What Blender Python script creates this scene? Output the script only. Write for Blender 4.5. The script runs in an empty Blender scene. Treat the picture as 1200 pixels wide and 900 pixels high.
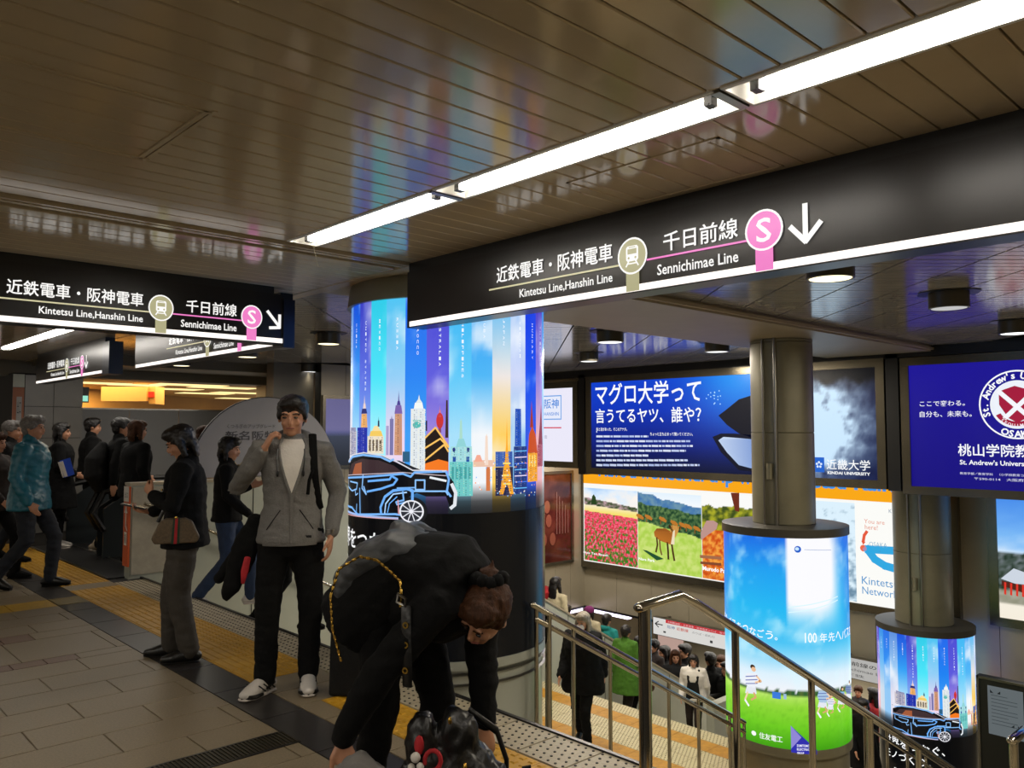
import bpy, bmesh, math, random
from mathutils import Vector, Matrix, noise
from mathutils.geometry import tessellate_polygon
random.seed(7)
SC = bpy.context.scene
COL = SC.collection
PI = math.pi
V = Vector
# ------------------------------------------------------------------ camera
# world axes: X runs across the stairwell (down the stairs), Y along the concourse, Z up. Camera above the origin.
CAM_H = 1.56; FOC = 954.0; AZ = math.radians(46.9); PITCH = math.atan(54/954.0)
cam_d = bpy.data.cameras.new('camera'); cam = bpy.data.objects.new('camera', cam_d); COL.objects.link(cam)
cam_d.sensor_width = 36; cam_d.lens = FOC/1200*36; cam_d.clip_start = .05; cam_d.clip_end = 100
cam.location = (0, 0, CAM_H); cam.rotation_euler = (PI/2+PITCH, 0, AZ-PI/2)
SC.camera = cam
SC.view_settings.view_transform = 'Standard'; SC.view_settings.look = 'None'
SC.view_settings.gamma = 1; SC.view_settings.use_curve_mapping = False
SC.view_settings.exposure = 0.0
W = bpy.data.worlds.new('world'); SC.world = W; W.use_nodes = True
W.node_tree.nodes['Background'].inputs[0].default_value = (1, .89, .74, 1)
W.node_tree.nodes['Background'].inputs[1].default_value = .42
TUBE_E = 40.0      # fluorescent tubes of the concourse
DOWN_E = 10.0      # down lights
AD_E = 1.05        # backlit posters
def area(name, loc, sx, sy, power, color, rot=(0, 0, 0)):
    d = bpy.data.lights.new(name, 'AREA'); d.shape = 'RECTANGLE'; d.size = sx; d.size_y = sy
    d.energy = power; d.color = color
    o = bpy.data.objects.new(name, d); COL.objects.link(o); o.location = loc; o.rotation_euler = rot
    return o
# unseen concourse lamp rows, lower hall lamps, area lights brightening stairwell and back
area('concourse_lamp_or_fill', (-2.2, 3.0, 2.58), .2, 9, 150, (1, .93, .82))
area('concourse_lamp_or_fill', (1.0, -3.0, 2.58), .2, 5, 60, (1, .93, .82))
area('stair_area_light', (7.2, 1.0, 2.5), 5, .3, 200, (1, .9, .72))  # wide area light over the stairs, its power set to brighten the stairwell
area('stair_area_light', (9.0, 7.3, 2.6), 4, .3, 300, (1, .9, .75))  # same above the landing, turned up until the landing is bright
area('lower_hall_lamps', (17.0, 8.0, -2.42), 5, 8, 420, (1, .95, .85))
area('lower_hall_lamps', (12.2, 11.0, 1.2), .6, 2, 130, (1, .95, .9))

area('concourse_lamp_or_fill', (4.6, 11.5, 2.5), 3, 1.5, 40, (1, .93, .82))  # added fill light to lighten the far left back, no lamp row there
F0 = V((math.cos(AZ), math.sin(AZ), 0)); RT = V((math.sin(AZ), -math.cos(AZ), 0)); UZ = V((0, 0, 1))
FW = F0*math.cos(PITCH)+UZ*math.sin(PITCH); UP = -F0*math.sin(PITCH)+UZ*math.cos(PITCH)
CAMP = V((0, 0, CAM_H))
def ray(x, y): return FW+RT*((x-600)/FOC)-UP*((y-450)/FOC)
def at_x(x, y, X): d = ray(x, y); return CAMP+d*(X/d.x)
def at_y(x, y, Y): d = ray(x, y); return CAMP+d*(Y/d.y)
def at_z(x, y, z): d = ray(x, y); return CAMP+d*((z-CAM_H)/d.z)
# ------------------------------------------------------------------ materials
def lin(c):
    if isinstance(c, str):
        c = c.lstrip('#'); c = [int(c[i:i+2], 16)/255 for i in (0, 2, 4)]
    return tuple((v/12.92 if v <= .04045 else ((v+.055)/1.055)**2.4) for v in c[:3])
MATS = {}
def mat(name, color, rough=.5, metal=0, noise_amt=0, noise_scale=8, bump=0, bump_scale=60, emit=None, es=0, spec=.5, coat=0, stretch=None, color2=None, alpha=1):
    if name in MATS: return MATS[name]
    m = bpy.data.materials.new(name); m.use_nodes = True; nt = m.node_tree; b = nt.nodes['Principled BSDF']
    c = lin(color); b.inputs['Base Color'].default_value = (*c, 1)
    b.inputs['Roughness'].default_value = rough; b.inputs['Metallic'].default_value = metal
    b.inputs['Specular IOR Level'].default_value = spec; b.inputs['Coat Weight'].default_value = coat
    b.inputs['Coat Roughness'].default_value = .08
    if alpha < 1: b.inputs['Alpha'].default_value = alpha
    tc = nt.nodes.new('ShaderNodeTexCoord'); vec = tc.outputs['Object']
    if stretch:
        mp = nt.nodes.new('ShaderNodeMapping'); mp.inputs['Scale'].default_value = stretch
        nt.links.new(vec, mp.inputs[0]); vec = mp.outputs[0]
    if noise_amt or color2:
        n = nt.nodes.new('ShaderNodeTexNoise'); n.inputs['Scale'].default_value = noise_scale; n.inputs['Detail'].default_value = 5
        n.inputs['Roughness'].default_value = .65
        nt.links.new(vec, n.inputs['Vector'])
        r = nt.nodes.new('ShaderNodeValToRGB'); nt.links.new(n.outputs[0], r.inputs[0])
        lo = tuple(max(0, v*(1-noise_amt)) for v in c); hi = tuple(min(1, v*(1+noise_amt)) for v in c)
        if color2: lo = c; hi = lin(color2)
        r.color_ramp.elements[0].position = .35; r.color_ramp.elements[1].position = .65
        r.color_ramp.elements[0].color = (*lo, 1); r.color_ramp.elements[1].color = (*hi, 1)
        nt.links.new(r.outputs[0], b.inputs['Base Color'])
    if bump:
        n2 = nt.nodes.new('ShaderNodeTexNoise'); n2.inputs['Scale'].default_value = bump_scale; n2.inputs['Detail'].default_value = 3
        nt.links.new(vec, n2.inputs['Vector'])
        bp = nt.nodes.new('ShaderNodeBump'); bp.inputs['Strength'].default_value = bump; bp.inputs['Distance'].default_value = .01
        nt.links.new(n2.outputs[0], bp.inputs['Height']); nt.links.new(bp.outputs[0], b.inputs['Normal'])
    if emit is not None:
        b.inputs['Emission Color'].default_value = (*lin(emit), 1); b.inputs['Emission Strength'].default_value = es
    MATS[name] = m; return m
def emis(name, color, s):
    if name in MATS: return MATS[name]
    m = bpy.data.materials.new(name); m.use_nodes = True; nt = m.node_tree; nt.nodes.clear()
    e = nt.nodes.new('ShaderNodeEmission'); e.inputs[0].default_value = (*lin(color), 1); e.inputs[1].default_value = s
    o = nt.nodes.new('ShaderNodeOutputMaterial'); nt.links.new(e.outputs[0], o.inputs[0]); MATS[name] = m; return m
def printmat(name, s, rough=.25, lit=True):
    """printed film: colours come from the print attribute; backlit when lit"""
    if name in MATS: return MATS[name]
    m = bpy.data.materials.new(name); m.use_nodes = True; nt = m.node_tree; b = nt.nodes['Principled BSDF']
    a = nt.nodes.new('ShaderNodeAttribute'); a.attribute_name = 'Print'
    b.inputs['Roughness'].default_value = rough
    if lit:
        b.inputs['Base Color'].default_value = (.004, .004, .004, 1); b.inputs['Specular IOR Level'].default_value = .25
        nt.links.new(a.outputs[0], b.inputs['Emission Color']); b.inputs['Emission Strength'].default_value = s
    else: nt.links.new(a.outputs[0], b.inputs['Base Color'])
    MATS[name] = m; return m
M_STEEL = mat('brushed steel', '#8d8a84', .28, 1, .12, 3, .05, 200, stretch=(1, 1, .05))
M_PANEL = mat('beige metal panel', '#a39880', .3, .25, .05, 1.5)
M_COLM = mat('column metal', '#7a7560', .38, .25, .1, 2)
M_GREYP = mat('grey green wall panel', '#a6a99c', .35, .05, .07, 1.2)
M_CEIL = mat('ceiling plank enamel', '#cbb794', .12, .0, .05, 2, spec=.6)
M_CEILD = mat('stairwell ceiling enamel', '#a09a90', .12, .1, .07, 3, spec=.7)
M_SEAM = mat('dark joint', '#15120d', .8)
M_BLACK = mat('black metal', '#0c0b0a', .35)
M_BLKPL = mat('black sign face', '#15110f', .3, spec=.4)
M_TILE = mat('beige granite tile', '#7d6f57', .42, 0, .16, 90, .12, 220)
M_TILE2 = mat('brown granite tile', '#6b5244', .42, 0, .16, 90, .12, 220)
M_DKTILE = mat('black granite tile', '#2e2b29', .3, 0, .2, 60, .1, 200)
M_YEL = mat('yellow tactile tile', '#b98a1c', .5, 0, .12, 9, .1, 150)
M_YELF = mat('yellow flat tile', '#a88418', .5, 0, .15, 20)
M_WHT = mat('ivory tile', '#a89d84', .5, 0, .12, 60)
M_DOT = mat('dark anti slip stud', '#1d1a17', .6)
M_CONC = mat('dull concrete', '#4c4841', .7, 0, .1, 4)
M_SOFF = mat('olive painted soffit', '#6a6250', .5, 0, .06, 2)
M_BEAM = mat('beige painted beam', '#9b8f78', .45, 0, .05, 2)
M_WHITE = mat('white enamel', '#e8e6e0', .4)
M_TUBE = emis('fluorescent tube', '#fff8ee', TUBE_E)
M_DOWN = emis('down light glow', '#fff0c0', DOWN_E)
M_STRIP = emis('lit sign edge', '#fff6ee', 1.4)
M_RAIL = mat('polished stainless rail', '#a9a294', .14, 1, 0)
M_RUB = mat('black rubber plate', '#141312', .45, 0, .2, 30)
M_ORANGE = mat('orange vinyl strip', '#c4511c', .5)
M_PRINT = printmat('backlit print', AD_E)
M_PRINTD = printmat('dim backlit print', .55)
M_PRINTF = printmat('flat print', 0, .4, False)
M_SIGNP = printmat('lit sign lettering', 1.1)
# ------------------------------------------------------------------ objects
OFF = {}
def prop(o, label=None, cat=None, group=None, kind=None):
    if label: o['label'] = label
    if cat: o['category'] = cat
    if group: o['group'] = group
    if kind: o['kind'] = kind
    return o
def thing(name, label, cat, loc=(0, 0, 0), rz=0, group=None):
    o = bpy.data.objects.new(name, None); COL.objects.link(o); o.location = loc; o.rotation_euler = (0, 0, rz)
    o.empty_display_size = .1
    OFF[o.name] = V(loc); return prop(o, label, cat, group)
def link(name, me, parent=None, loc=(0, 0, 0)):
    o = bpy.data.objects.new(name, me); COL.objects.link(o); o.location = loc
    if parent: o.parent = parent
    return o
class MB:
    def __init__(s): s.v = []; s.f = []; s.mi = []
    def add(s, vs, fs, m=0):
        k = len(s.v); s.v += [V(p) for p in vs]; s.f += [tuple(i+k for i in f) for f in fs]; s.mi += [m]*len(fs); return s
    def box(s, a, b, m=0):
        x0, y0, z0 = a; x1, y1, z1 = b
        return s.add([(x0, y0, z0), (x1, y0, z0), (x1, y1, z0), (x0, y1, z0), (x0, y0, z1), (x1, y0, z1), (x1, y1, z1), (x0, y1, z1)],
                     [(0, 3, 2, 1), (4, 5, 6, 7), (0, 1, 5, 4), (1, 2, 6, 5), (2, 3, 7, 6), (3, 0, 4, 7)], m)
    def obox(s, c, ax, ay, az, m=0):
        c = V(c); ax = V(ax); ay = V(ay); az = V(az); P = []
        for k in (-1, 1):
            for (i, j) in ((-1, -1), (1, -1), (1, 1), (-1, 1)): P.append(c+ax*i+ay*j+az*k)
        return s.add(P, [(0, 3, 2, 1), (4, 5, 6, 7), (0, 1, 5, 4), (1, 2, 6, 5), (2, 3, 7, 6), (3, 0, 4, 7)], m)
    def cyl(s, p, q, r, n=16, m=0, r2=None, caps=True):
        p = V(p); q = V(q); r2 = r if r2 is None else r2; t = (q-p).normalized()
        u = t.orthogonal().normalized(); w = t.cross(u); P = []
        for c, rr in ((p, r), (q, r2)):
            for i in range(n): a = 2*PI*i/n; P.append(c+(u*math.cos(a)+w*math.sin(a))*rr)
        F = [(i, (i+1) % n, n+(i+1) % n, n+i) for i in range(n)]
        if caps: F += [tuple(range(n))[::-1], tuple(range(n, 2*n))]
        return s.add(P, F, m)
    def lathe(s, c, prof, n=48, m=0, a0=0):
        c = V(c); P = []; F = []
        for r, z in prof:
            for i in range(n): a = a0+2*PI*i/n; P.append(c+V((r*math.cos(a), r*math.sin(a), z)))
        for k in range(len(prof)-1):
            for i in range(n): F.append((k*n+i, k*n+(i+1) % n, (k+1)*n+(i+1) % n, (k+1)*n+i))
        return s.add(P, F, m)
    def tube(s, pts, rad, n=10, m=0, ref=None, caps=True):
        """loft through pts; rad items are r or (a, b): a along ref, b across"""
        pts = [V(p) for p in pts]; R = [(r, r) if not isinstance(r, (tuple, list)) else r for r in rad]
        N = len(pts); T = []
        for i in range(N):
            a = pts[max(0, i-1)]; b = pts[min(N-1, i+1)]; t = (b-a); T.append(t.normalized() if t.length > 1e-9 else V((0, 0, 1)))
        if ref is None: ref = T[0].orthogonal()
        u = V(ref); rings = []
        for i in range(N):
            u = (u-T[i]*u.dot(T[i])).normalized(); w = T[i].cross(u); rings.append((pts[i], u.copy(), w, R[i]))
        if caps is True or caps == 'end':
            def cap(r, d):
                p, u_, w_, (a, b) = r; h = min(a, b)
                return [(p+d*h*.5, u_, w_, (a*.87, b*.87)), (p+d*h*.88, u_, w_, (a*.5, b*.5)), (p+d*h, u_, w_, (a*.05, b*.05))]
            rings = (cap(rings[0], -T[0])[::-1] if caps is True else [])+rings+cap(rings[-1], T[-1])
        P = []; F = []
        for p, u_, w_, (a, b) in rings:
            for i in range(n): g = 2*PI*i/n; P.append(p+u_*(a*math.cos(g))+w_*(b*math.sin(g)))
        K = len(rings)
        for k in range(K-1):
            for i in range(n): F.append((k*n+i, k*n+(i+1) % n, (k+1)*n+(i+1) % n, (k+1)*n+i))
        F += [tuple(range(n))[::-1], tuple(range((K-1)*n, K*n))]
        return s.add(P, F, m)
    def ball(s, c, r, n=12, m=0, rot=None):
        c = V(c); r = (r, r, r) if not isinstance(r, (tuple, list)) else r; P = []; F = []; h = n//2+1
        for k in range(h+1):
            th = PI*(k+.02)/(h+.04)
            for i in range(n):
                a = 2*PI*i/n; p = V((math.sin(th)*math.cos(a)*r[0], math.sin(th)*math.sin(a)*r[1], -math.cos(th)*r[2]))
                P.append(c+(rot @ p if rot else p))
        for k in range(h):
            for i in range(n): F.append((k*n+i, k*n+(i+1) % n, (k+1)*n+(i+1) % n, (k+1)*n+i))
        F += [tuple(range(n))[::-1], tuple(range(h*n, (h+1)*n))]
        return s.add(P, F, m)
    def prism(s, poly, axis, a, b, m=0):
        """polygon of 2D points extruded along axis ('x','y','z') from a to b"""
        def mk(p, k):
            if axis == 'x': return (k, p[0], p[1])
            if axis == 'y': return (p[0], k, p[1])
            return (p[0], p[1], k)
        n = len(poly); P = [mk(p, a) for p in poly]+[mk(p, b) for p in poly]
        F = [(i, (i+1) % n, n+(i+1) % n, n+i) for i in range(n)]+[tuple(range(n))[::-1], tuple(range(n, 2*n))]
        return s.add(P, F, m)
    def mesh(s, name, mats, smooth=False):
        me = bpy.data.meshes.new(name); me.from_pydata([tuple(p) for p in s.v], [], s.f)
        if not isinstance(mats, (list, tuple)): mats = [mats]
        for m in mats: me.materials.append(m)
        if len(mats) > 1: me.polygons.foreach_set('material_index', s.mi)
        bm = bmesh.new(); bm.from_mesh(me); bmesh.ops.recalc_face_normals(bm, faces=bm.faces); bm.to_mesh(me); bm.free()
        if smooth:
            me.polygons.foreach_set('use_smooth', [True]*len(me.polygons))
            if smooth != 'all': me.set_sharp_from_angle(angle=math.radians(38))
        me.update(); return me
    def build(s, name, mats, parent=None, smooth=False, world=True, origin=None):
        off = V((0, 0, 0))
        if parent is not None and world and parent.name in OFF: off = OFF[parent.name]
        if parent is None and s.v:
            if origin is None:
                xs = [p.x for p in s.v]; ys = [p.y for p in s.v]; zs = [p.z for p in s.v]
                off = V(((min(xs)+max(xs))/2, (min(ys)+max(ys))/2, min(zs)))
            else: off = V(origin)
        for i, p in enumerate(s.v): s.v[i] = p-off
        o = link(name, s.mesh(name, mats, smooth), parent, off if parent is None else (0, 0, 0))
        OFF[o.name] = off; return o
def struct(o): o['kind'] = 'structure'; return o
# ------------------------------------------------------------------ print art
TSX = bpy.data.scenes.new('type_bench')
def text_polys(txt, bold=0.0, spacing=1.0, res=2):
    cu = bpy.data.curves.new('t', 'FONT'); cu.body = txt; cu.offset = bold; cu.space_character = spacing; cu.resolution_u = res
    cu.fill_mode = 'BOTH'
    o = bpy.data.objects.new('t', cu); TSX.collection.objects.link(o)
    vl = TSX.view_layers[0]; vl.update(); dg = vl.depsgraph; me = bpy.data.meshes.new_from_object(o.evaluated_get(dg))
    P = [(v.co.x, v.co.y) for v in me.vertices]; Fs = [tuple(p.vertices) for p in me.polygons]
    bpy.data.objects.remove(o); bpy.data.curves.remove(cu); bpy.data.meshes.remove(me)
    return P, Fs
TCACHE = {}
class Art:
    """collects flat coloured shapes in (s, t) and lays them on a surface through fn(s, t, lift)"""
    def __init__(s, fn, curved=0, mt=1.0): s.fn = fn; s.curved = curved; s.mt = mt; s.items = []   # (pts, faces, colour, lift)
    def poly(s, pts, col, lift=1):
        if len(pts) > 4 or len(pts) == 4:
            tri = tessellate_polygon([[V((p[0], p[1], 0)) for p in pts]]); s.items.append((pts, [tuple(t) for t in tri], col, lift))
        else: s.items.append((pts, [tuple(range(len(pts)))], col, lift))
    def rect(s, a, b, c, d, col, lift=1): s.items.append(([(a, b), (c, b), (c, d), (a, d)], [(0, 1, 2, 3)], col, lift))
    def grid(s, a, b, c, d, nx, ny, col, lift=0):
        P = [(a+(c-a)*i/nx, b+(d-b)*j/ny) for j in range(ny+1) for i in range(nx+1)]
        F = [(j*(nx+1)+i, j*(nx+1)+i+1, (j+1)*(nx+1)+i+1, (j+1)*(nx+1)+i) for j in range(ny) for i in range(nx)]
        s.items.append((P, F, col, lift))
    def disc(s, cx, cy, rx, col, lift=1, ry=None, n=28, a0=0, a1=2*PI, r0=0):
        ry = rx if ry is None else ry; k = ry/rx
        for i in range(n):
            a = a0+(a1-a0)*i/n; b = a0+(a1-a0)*(i+1)/n
            s.items.append(([(cx+r0*math.cos(a), cy+r0*k*math.sin(a)), (cx+rx*math.cos(a), cy+ry*math.sin(a)), (cx+rx*math.cos(b), cy+ry*math.sin(b)), (cx+r0*math.cos(b), cy+r0*k*math.sin(b))] if r0 else
                            [(cx, cy), (cx+rx*math.cos(a), cy+ry*math.sin(a)), (cx+rx*math.cos(b), cy+ry*math.sin(b))], [(0, 1, 2, 3)] if r0 else [(0, 1, 2)], col, lift))
    def line(s, pts, w, col, lift=1):
        for (a, b) in zip(pts[:-1], pts[1:]):
            a = V((a[0], a[1]*s.mt)); b = V((b[0], b[1]*s.mt)); d = b-a      # mt: size of one t unit in s units
            if d.length < 1e-9: continue
            d.normalize(); n = V((-d.y, d.x))*w/2; e = d*w*.25
            s.items.append(([(q.x, q.y/s.mt) for q in (a-n-e, b-n+e, b+n+e, a+n-e)], [(0, 1, 2, 3)], col, lift))
    def text(s, txt, x, y, w, h, col, bold=.0, lift=2, spacing=1.0, rot=0, shear=0, mirror=False):
        """lettering fitted to the box x, y, w, h (h of the tallest glyph)"""
        key = (txt, bold, spacing)
        if key not in TCACHE: TCACHE[key] = text_polys(txt, bold, spacing)
        P, Fs = TCACHE[key]
        if not P: return
        x0 = min(p[0] for p in P); x1 = max(p[0] for p in P); y0 = min(p[1] for p in P); y1 = max(p[1] for p in P)
        Q = []
        for px, py in P:
            u = (px-x0)/(x1-x0); v = (py-y0)/(y1-y0)
            if rot == -90: Q.append((x+w*v, y+h*(1-u)))
            else: Q.append((x+w*u+shear*v, y+h*v))
        s.items.append((Q, Fs, col, lift))
    def arctext(s, txt, cx, cy, r, h, a_mid, col, bold=.02, lift=2, inward=False, da=None):
        ws = [len(c) for c in txt]; n = len(txt); da = da or h*.95/r
        for i, c in enumerate(txt):
            if c == ' ': continue
            k = (i-(n-1)/2)*da; a = a_mid-k if not inward else a_mid+k
            key = (c, bold, 1.0)
            if key not in TCACHE: TCACHE[key] = text_polys(c, bold, 1.0)
            P, Fs = TCACHE[key]
            if not P: continue
            xm = (min(p[0] for p in P)+max(p[0] for p in P))/2
            rad = V((math.cos(a), math.sin(a))); tan = V((math.sin(a), -math.cos(a)))
            if inward: rad = -rad; tan = -tan
            base = V((cx, cy))+V((math.cos(a), math.sin(a)))*r
            s.items.append(([tuple(base+tan*((p[0]-xm)*h*1.35)+rad*(p[1]*h*1.35)) for p in P], Fs, col, lift))
    def build(s, name, m, parent, lift_step=.0012):
        bm = bmesh.new(); lay = bm.loops.layers.float_color.new('Print')
        for pts, faces, col, lift in s.items:
            b2 = bmesh.new(); vs = [b2.verts.new((p[0], p[1], 0)) for p in pts]
            for f in faces:
                if len(set(f)) < 3: continue
                try: b2.faces.new([vs[i] for i in f])
                except ValueError: pass
            if s.curved:
                xs = [p[0] for p in pts]; k = math.ceil(min(xs)/s.curved)
                while k*s.curved < max(xs):
                    if k*s.curved > min(xs): bmesh.ops.bisect_plane(b2, geom=b2.verts[:]+b2.edges[:]+b2.faces[:], plane_co=(k*s.curved, 0, 0), plane_no=(1, 0, 0))
                    k += 1
            mp = {}
            const = None if callable(col) else lin(col)
            for f in b2.faces:
                L = []
                for v in f.verts:
                    if v not in mp: mp[v] = (bm.verts.new(s.fn(v.co.x, v.co.y, lift*lift_step)), (*(const or lin(col(v.co.x, v.co.y))), 1))
                    L.append(mp[v])
                try: nf = bm.faces.new([q[0] for q in L])
                except ValueError: continue
                for lp, q in zip(nf.loops, L): lp[lay] = q[1]
            b2.free()
        me = bpy.data.meshes.new(name); off = OFF.get(parent.name, V((0, 0, 0))) if parent else V((0, 0, 0))
        bmesh.ops.translate(bm, verts=bm.verts, vec=-off)
        bm.to_mesh(me); bm.free(); me.materials.append(m)
        o = link(name, me, parent); OFF[o.name] = off; return o
def hexmix(a, b, t):
    a = a.lstrip('#') if isinstance(a, str) else a; b = b.lstrip('#') if isinstance(b, str) else b
    ca = [int(a[i:i+2], 16)/255 for i in (0, 2, 4)] if isinstance(a, str) else a
    cb = [int(b[i:i+2], 16)/255 for i in (0, 2, 4)] if isinstance(b, str) else b
    t = max(0, min(1, t)); return tuple(x+(y-x)*t for x, y in zip(ca, cb))
def ramp(stops, t):
    if t <= stops[0][0]: return hexmix(stops[0][1], stops[0][1], 0)
    for (a, ca), (b, cb) in zip(stops[:-1], stops[1:]):
        if t <= b: return hexmix(ca, cb, (t-a)/(b-a))
    return hexmix(stops[-1][1], stops[-1][1], 0)
def fbm(x, y, z=0, o=4): return noise.fractal(V((x, y, z)), 1.0, 2.0, o)
def plane_fn(O, S, T, N):
    O = V(O); S = V(S); T = V(T); N = V(N)
    return lambda s, t, k: O+S*s+T*t+N*k
# ------------------------------------------------------------------ constants of the place
ZC = 2.62          # concourse ceiling
ZW = 2.70          # ceiling over the stairwell
XE = 3.10          # edge of the concourse floor
YP = 9.10          # parapet between stairs and escalators
XL0, XL1, ZL = 7.60, 9.25, -2.35     # landing
ZF = -4.70         # lower hall floor
XW = 13.9          # far wall of the stairwell
YS = 12.45         # side wall of the stairwell
CY = 4.86          # line of columns
# ------------------------------------------------------------------ upper floor
fl = MB(); fl.box((-6, -6, -.25), (2.07, 16, -.012)); fl.box((2.07, -6, -.25), (XE, 16, -.012)); fl.box((XE, YP+.03, -.25), (5.3, 22, -.012)); fl.box((-6, 16, -.25), (XE, 22, -.012))
floor = struct(fl.build('floor', M_SEAM))
def tile_mesh(name, w, d, m, ch=.0012, h=.012):
    mb = MB(); x, y = w/2, d/2
    P = [(-x, -y, -h), (x, -y, -h), (x, y, -h), (-x, y, -h), (-x, -y, -ch), (x, -y, -ch), (x, y, -ch), (-x, y, -ch),
         (-x+ch, -y+ch, 0), (x-ch, -y+ch, 0), (x-ch, y-ch, 0), (-x+ch, y-ch, 0)]
    F = [(0, 1, 5, 4), (1, 2, 6, 5), (2, 3, 7, 6), (3, 0, 4, 7), (4, 5, 9, 8), (5, 6, 10, 9), (6, 7, 11, 10), (7, 4, 8, 11), (8, 9, 10, 11)]
    mb.add(P, F); return mb.mesh(name, m)
MESHES = {}
FOFF = OFF[floor.name]
def lay(name, x0, x1, y0, y1, m, z=0, parent=None, gap=.007, key=''):
    w = round(x1-x0-gap, 3); d = round(y1-y0-gap, 3)
    k = (name, w, d, m.name)
    if k not in MESHES: MESHES[k] = tile_mesh(name, w, d, m)
    p = parent or floor
    return link(name, MESHES[k], p, V(((x0+x1)/2, (y0+y1)/2, z))-OFF[p.name])
# rows of 30 x 60 cm tiles; bands across them
rows = []; y = 2.96
while y < 6.1: rows.append((y, y+.32, 't')); y += .32
y0 = 6.16
rows = [(2.0+.32*i, 2.32+.32*i, 't') for i in range(-1, 13)]     # up to 6.16
rows = [(a, b, k) for a, b, k in rows if b <= 6.17]
rows += [(6.16, 6.31, 'b'), (6.31, 6.93, 'L'), (6.93, 7.16, 'b')]
rows += [(7.16+.317*i, 7.477+.317*i, 't') for i in range(3)] + [(8.11, 8.47, 'y')]
rows += [(8.47+.32*i, 8.79+.32*i, 't') for i in range(16)]
nt = 0
for r, (a, b, k) in enumerate(rows):
    xs = 1.69 if r % 2 else 1.39
    if k == 'b':
        x = 1.62 if a > 6.5 else 1.72
        # plain tile to the right, short brown tiles to the left
        lay('floor_tile', x, 2.07, a, b, M_TILE)
        while x > -1.2: lay('brown_tile', x-.2, x, a, b, M_TILE2); x -= .2
        continue
    if k == 'y':
        x = 2.07
        while x > -1.5: lay('yellow_tile', x-.35, x, a, b, M_YELF); x -= .35
        continue
    if a > 3.7 and a < 3.99 and False: continue
    if k == 'L': xs = 1.40
    drain = a < 3.98 and b > 3.76
    edges = [2.07, xs+.6 if xs+.6 < 2.05 else xs]; x = edges[-1]
    xlim = -1.3 if b > 5 else -.2
    while x > xlim: x -= .6; edges.append(x)
    if a < 2.3 and b < 2.4: continue
    for i in range(len(edges)-1): lay('floor_tile', edges[i+1], edges[i], a, b, M_TILE); nt += 1
# black granite strip
y = 1.8
while y < 13.5: lay('black_tile', 2.07, 2.33, y, y+.6, M_DKTILE) if not (8.0 < y+.3 < 8.5) else lay('black_tile', 2.07, 2.33, y, y+.6, M_DKTILE); y += .6
link('yellow_tile', tile_mesh('yellow_tile', .25, .34, mat('worn yellow tile', '#6d5a16', .5, 0, .2, 30)), floor, V((2.2, 8.29, .003))-FOFF)
# tactile tiles with long bars (guiding) or with domes (warning)
def bars_mesh():
    mb = MB(); mb.box((-.148, -.148, -.012), (.148, .148, 0))
    for i in range(4):
        x = -.1125+.075*i
        mb.add([(x-.024, -.14, 0), (x+.024, -.14, 0), (x+.024, .14, 0), (x-.024, .14, 0), (x-.016, -.132, .005), (x+.016, -.132, .005), (x+.016, .132, .005), (x-.016, .132, .005)],
               [(4, 5, 6, 7), (0, 1, 5, 4), (1, 2, 6, 5), (2, 3, 7, 6), (3, 0, 4, 7)])
    return mb.mesh('tactile_tile', M_YEL)
def domes_mesh():
    mb = MB(); mb.box((-.148, -.148, -.012), (.148, .148, 0))
    for i in range(5):
        for j in range(5):
            x = -.12+.06*i; y = -.12+.06*j
            mb.add([(x-.017, y-.017, 0), (x+.017, y-.017, 0), (x+.017, y+.017, 0), (x-.017, y+.017, 0), (x-.01, y-.01, .005), (x+.01, y-.01, .005), (x+.01, y+.01, .005), (x-.01, y+.01, .005)],
                   [(4, 5, 6, 7), (0, 1, 5, 4), (1, 2, 6, 5), (2, 3, 7, 6), (3, 0, 4, 7)])
    return mb.mesh('tactile_tile', M_YEL)
def dots_mesh(w=.29, d=.29, n=6, mbase=M_WHT, r=.0075):
    mb = MB(); mb.box((-w/2, -d/2, -.012), (w/2, d/2, 0))
    for i in range(n):
        for j in range(n):
            x = -w/2+w*(i+.5)/n; y = -d/2+d*(j+.5)/n + (w/n/2 if i % 2 else 0)-w/n/4
            mb.cyl((x, y, 0), (x, y, .003), r, 6, 1)
    return mb.mesh('studded_tile', [mbase, M_DOT])
BARS = bars_mesh(); DOMES = domes_mesh(); DOTS = dots_mesh()
def put(name, me, x, y, z=0, parent=None):
    p = parent or floor; return link(name, me, p, V((x, y, z))-OFF[p.name])
y = 4.87+.15
i = 0
while y < 13:
    if not (8.9 < y < 9.2):
        nn = 2
        put('tactile_tile', BARS, 2.33+.115, y).scale = (.766, 1, 1)
        put('tactile_tile', BARS if y > 6.6 else DOMES, 2.33+.345, y).scale = (.766, 1, 1)
    else:
        lay('floor_tile', 2.33, 2.79, y-.15, y+.15, M_TILE)
    y += .3
# paving between and in front of the guiding strip
lay('floor_tile', 2.33, 2.79, 4.27, 4.56, M_TILE); lay('floor_tile', 2.33, 2.79, 4.56, 4.86, M_TILE)
y = 4.12
while y > 1.5:
    put('tactile_tile', DOMES, 2.63, y); lay('floor_tile', 2.33, 2.48, y-.15, y+.15, M_TILE); y -= .3
y = 1.6
while y < 8.95:
    put('studded_tile', DOTS, 2.94, y); y += .3
struct(MB().box((XE-.012, -4, -.4), (XE+.012, YP-.02, .008)).build('trim_1', mat('dark nosing strip', '#22201f', .35, .3)))
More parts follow.
